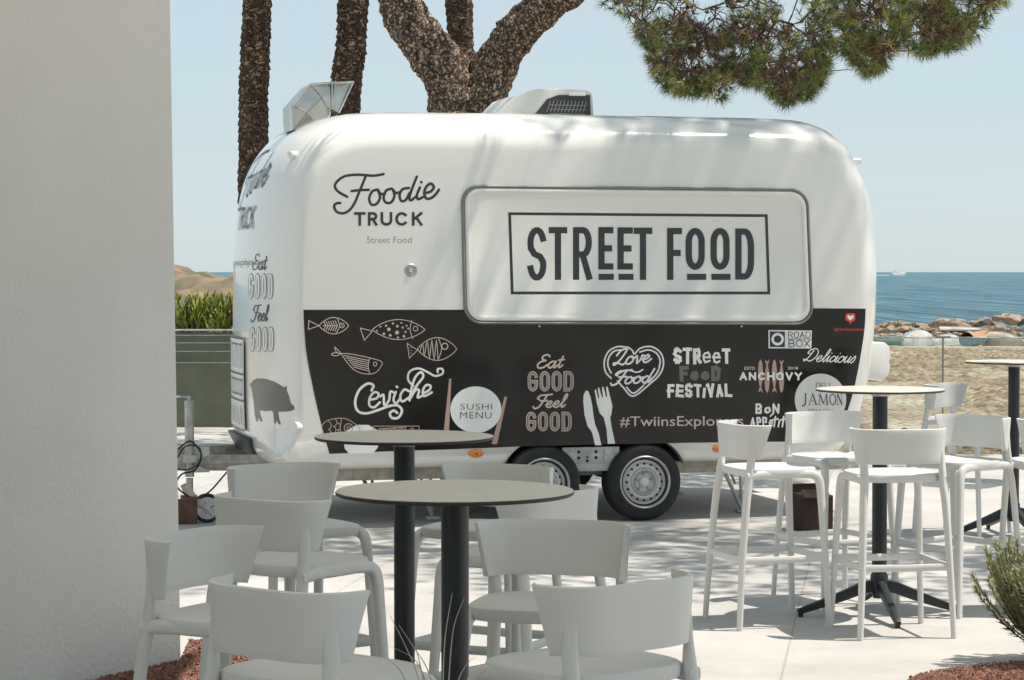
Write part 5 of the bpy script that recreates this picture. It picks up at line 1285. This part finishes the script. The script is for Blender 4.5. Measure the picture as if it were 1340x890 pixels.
# ---------------------------------------------------------------- breakwater rocks
rock_meshes = []
for k in range(7):
    bm = bmesh.new(); bmesh.ops.create_icosphere(bm, subdivisions=3, radius=1); rr = random.Random(k); cuts = [Vector((rr.gauss(0, 1), rr.gauss(0, 1), rr.gauss(0, 1))).normalized() for _ in range(9)]
    for v in bm.verts:
        for c in cuts:
            dd = v.co.dot(c)-.62
            if dd > 0: v.co -= c*dd*.92
        v.co *= 1+.10*noise.fractal(v.co*2.2+Vector((k*9, 0, 0)), 1, 2, 4)
        v.co.z *= .72
    me = bpy.data.meshes.new('rock'); bm.to_mesh(me); bm.free(); me.materials.append(M['rock']); rock_meshes.append(me)
rr = random.Random(33); nrock = 0
def rock(px, py, y, w_px, row):
    p = at(px, py, y); s_ = w_px/2/(F/y); o = bpy.data.objects.new('rock', rr.choice(rock_meshes)); COL.objects.link(o); o.location = p
    o.scale = (s_*rr.uniform(.9, 1.2), s_*rr.uniform(.8, 1.2), s_*rr.uniform(.75, 1.0)); o.rotation_euler = (rr.uniform(-.3, .3), rr.uniform(-.3, .3), rr.uniform(0, 6.28))
    lab = ('large sunlit boulder on the top ridge of the breakwater against the sea', 'middle-row boulder of the breakwater behind the dinghies', 'small boulder at the foot of the breakwater on the sand')[row]
    tag(o, lab, 'rock', ('ridge boulders of the breakwater', 'middle boulders of the breakwater', 'small boulders at the foot of the breakwater')[row])
def rtop(px): # profile of the boulder line in the photo
    for (a, b), (c, d_) in zip(RT, RT[1:]):
        if a <= px <= c: return b+(d_-b)*(px-a)/(c-a)
    return 425
RT = [(1060, 426), (1148, 424), (1165, 421), (1195, 421), (1215, 424), (1232, 416), (1250, 418), (1262, 424), (1275, 416), (1295, 417), (1303, 412), (1318, 409), (1332, 416), (1350, 415), (1500, 417)]
px = 1120.0
while px < 1430:
    w = rr.uniform(14, 24) if (px > 1225) else rr.uniform(11, 17); y0 = rtop(px); rock(px, y0+w*.30, rr.uniform(126, 138), w*1.15, 0)
    px += w*.55
px = 1120.0
while px < 1430:
    w = rr.uniform(10, 18); rock(px, rr.uniform(429, 434), rr.uniform(120, 126), w, 1); px += w*.6
px = 1120.0
while px < 1430:
    w = rr.uniform(8, 16); rock(px, rr.uniform(436, 442), rr.uniform(112, 118), w, 2); px += w*.75

# ---------------------------------------------------------------- dinghies on the beach
def boat(px, py, y, length, beam, h, mats, rz, upturned, label, name='dinghy', cover=None):
    p = at(px, py, y); t = empty(name, p, rz); nst, nc = 14, 10
    def sec(u, sc=1.0):
        half = beam/2*(math.sin(math.pi*min(1, (.12+.88*(1-u))*.62+.0))**.8 if u > 0 else 1)*(1-u**4*.98)
        kz = h*(.0+.25*u**3); out = []
        for i in range(nc+1):
            a = math.pi*i/nc; out.append((-half*math.cos(a)*sc, (-h*math.sin(a)**.7*(1-.35*u**3))*sc+h+kz))
        return out
    m = MB(); vs = []; fs = []
    for j in range(nst+1):
        u = j/nst; x = -length/2+length*u
        for (y_, z_) in sec(u): vs.append((x, y_, z_))
    w = nc+1
    for j in range(nst):
        for i in range(nc): fs.append((j*w+i, j*w+i+1, (j+1)*w+i+1, (j+1)*w+i))
    fs.append(tuple(range(w)))
    if upturned: vs = [(a, b, h-c+.25*h*0) for a, b, c in vs]
    m.add(vs, fs); hull = m.build('hull', mats[0], t, weld=False)
    # gunwale
    g = MB()
    for e in (0, nc):
        g.tube([Vector(vs[j*w+e]) for j in range(nst+1)], .035, 6)
    g.tube([Vector(vs[0]), Vector(vs[nc])], .03, 6); g.build('gunwale', mats[1], t)
    if upturned:
        g = MB(); g.tube([Vector(vs[j*w+nc//2])+Vector((0, 0, .01)) for j in range(nst+1)], .03, 6); g.build('keel', mats[1], t)
        if cover:
            g = MB(); 
            for (a_, b_) in ((3, 2), (8, 6)): q = [vs[a_*w+b_], vs[(a_+2)*w+b_], vs[(a_+2)*w+b_+2], vs[a_*w+b_+2]]; g.add([Vector(v)*1.0+Vector((0, math.copysign(.02, v[1]), .02)) for v in q], [(0, 1, 2, 3)])
            g.build('repair_patch', cover, t)
    else:
        g = MB()
        for u in (.3, .62): x = -length/2+length*u; half = beam/2*.8; g.box((x, 0, h*.8), (.22, half*1.8, .03))
        g.build('bench', mats[1], t, smooth=False)
        if cover:
            g = MB(); vs2 = []
            for j in range(nst+1):
                a_, b_ = Vector(vs[j*w]), Vector(vs[j*w+nc])
                for i in range(7): q = a_.lerp(b_, i/6); q.z += .02+.22*math.sin(math.pi*i/6); vs2.append(q)
            g.add(vs2, [(j*7+i, j*7+i+1, (j+1)*7+i+1, (j+1)*7+i) for j in range(nst) for i in range(6)]); g.build('cover', cover, t)
    tag(t, label, 'boat', 'dinghies pulled up on the beach'); return t
boat(1193, 452, 100, 2.3, 1.2, .64, (M['boatwhite'], M['boatblue']), R(-118), True, 'upturned white and blue dinghy with patches, nearest the trailer', cover=M['boatbeige'])
boat(1233, 451, 101, 1.9, .85, .42, (M['boatwhite'], M['boatwhite']), R(-125), True, 'small upturned white dinghy right of the blue and white one')
boat(1158, 452, 101, 2.6, 1.1, .40, (mat('boat_green', (.12, .2, .16), .6), M['boatwhite']), R(150), True, 'green and white dinghy partly hidden by the trailer')
boat(1279, 453, 99, 1.9, .75, .38, (M['boatblue'], M['boatbeige']), R(50), False, 'small open dinghy under an orange cover', cover=M['boatorange'])
boat(1318, 455, 99, 2.1, 1.0, .66, (M['boatbeige'], M['boatwhite']), R(-60), True, 'upturned beige dinghy near the right edge')
boat(1260, 433, 119, 2.5, .5, .2, (M['boatwhite'], M['boatbeige']), R(4), True, 'long flat white hull lying in front of the boulders', name='rowing_shell')
# jetty plank behind the dinghies
m = MB(); a = at(1178, 434, 118); b = at(1300, 434, 118); L = b.x-a.x; m.box((0, 0, 0), (L, .8, .12))
for k in range(6): m.box((-L/2+.3+k*(L-.6)/5, 0, -.35), (.15, .6, .6))
o = m.build('jetty', M['wood'], None, smooth=False); o.location = ((a.x+b.x)/2, 118, a.z); tag(o, 'low brown timber jetty in front of the boulders', 'jetty')

# ---------------------------------------------------------------- motor yacht on the horizon
yy = 2500; p = at(1175, 359.6, yy); yt = empty('motor_yacht', (p.x, yy, SEA), R(32)); yt.scale = (1.25, 1.25, 1.25); mw = mat('yacht_white', (.8, .8, .78), .4)
m = MB(); vs = []
L_ = 15.0
hull = [(-7.5, 0), (-7.5, 1.6), (3, 2.0), (7.6, 2.5), (6.2, 0)]
m.prism(hull, lambda p: Vector((p[0], -1.9, p[1])), lambda p: Vector((p[0], 1.9, p[1]))); m.build('hull', mw, yt, smooth=False)
m = MB(); m.prism([(-5, 1.7), (-4.4, 3.6), (1.2, 3.6), (3.8, 2.05)], lambda p: Vector((p[0], -1.5, p[1])), lambda p: Vector((p[0], 1.5, p[1]))); m.prism([(-3.6, 3.6), (-3.2, 4.6), (-.4, 4.6), (.6, 3.6)], lambda p: Vector((p[0], -1.2, p[1])), lambda p: Vector((p[0], 1.2, p[1]))); m.build('cabin', mw, yt, smooth=False)
m = MB(); m.box((-1.2, -1.52, 2.9), (3.0, .04, .3)); m.build('window', M['dark'], yt, smooth=False)
m = MB(); m.tube([(-2, 0, 4.6), (-2.4, 0, 6.6)], .12, 6); m.build('mast', mw, yt)
tag(yt, 'small white motor yacht near the horizon', 'yacht')
m = MB(); m.add([(-24, -1.5, .02), (-8, -2.0, .02), (-8, 2.0, .3), (-24, 3.5, .3)], [(0, 1, 2, 3)]); o = m.build('wake', mw, None, smooth=False); o.location = (p.x, yy, SEA+.05); tag(o, kind='structure')
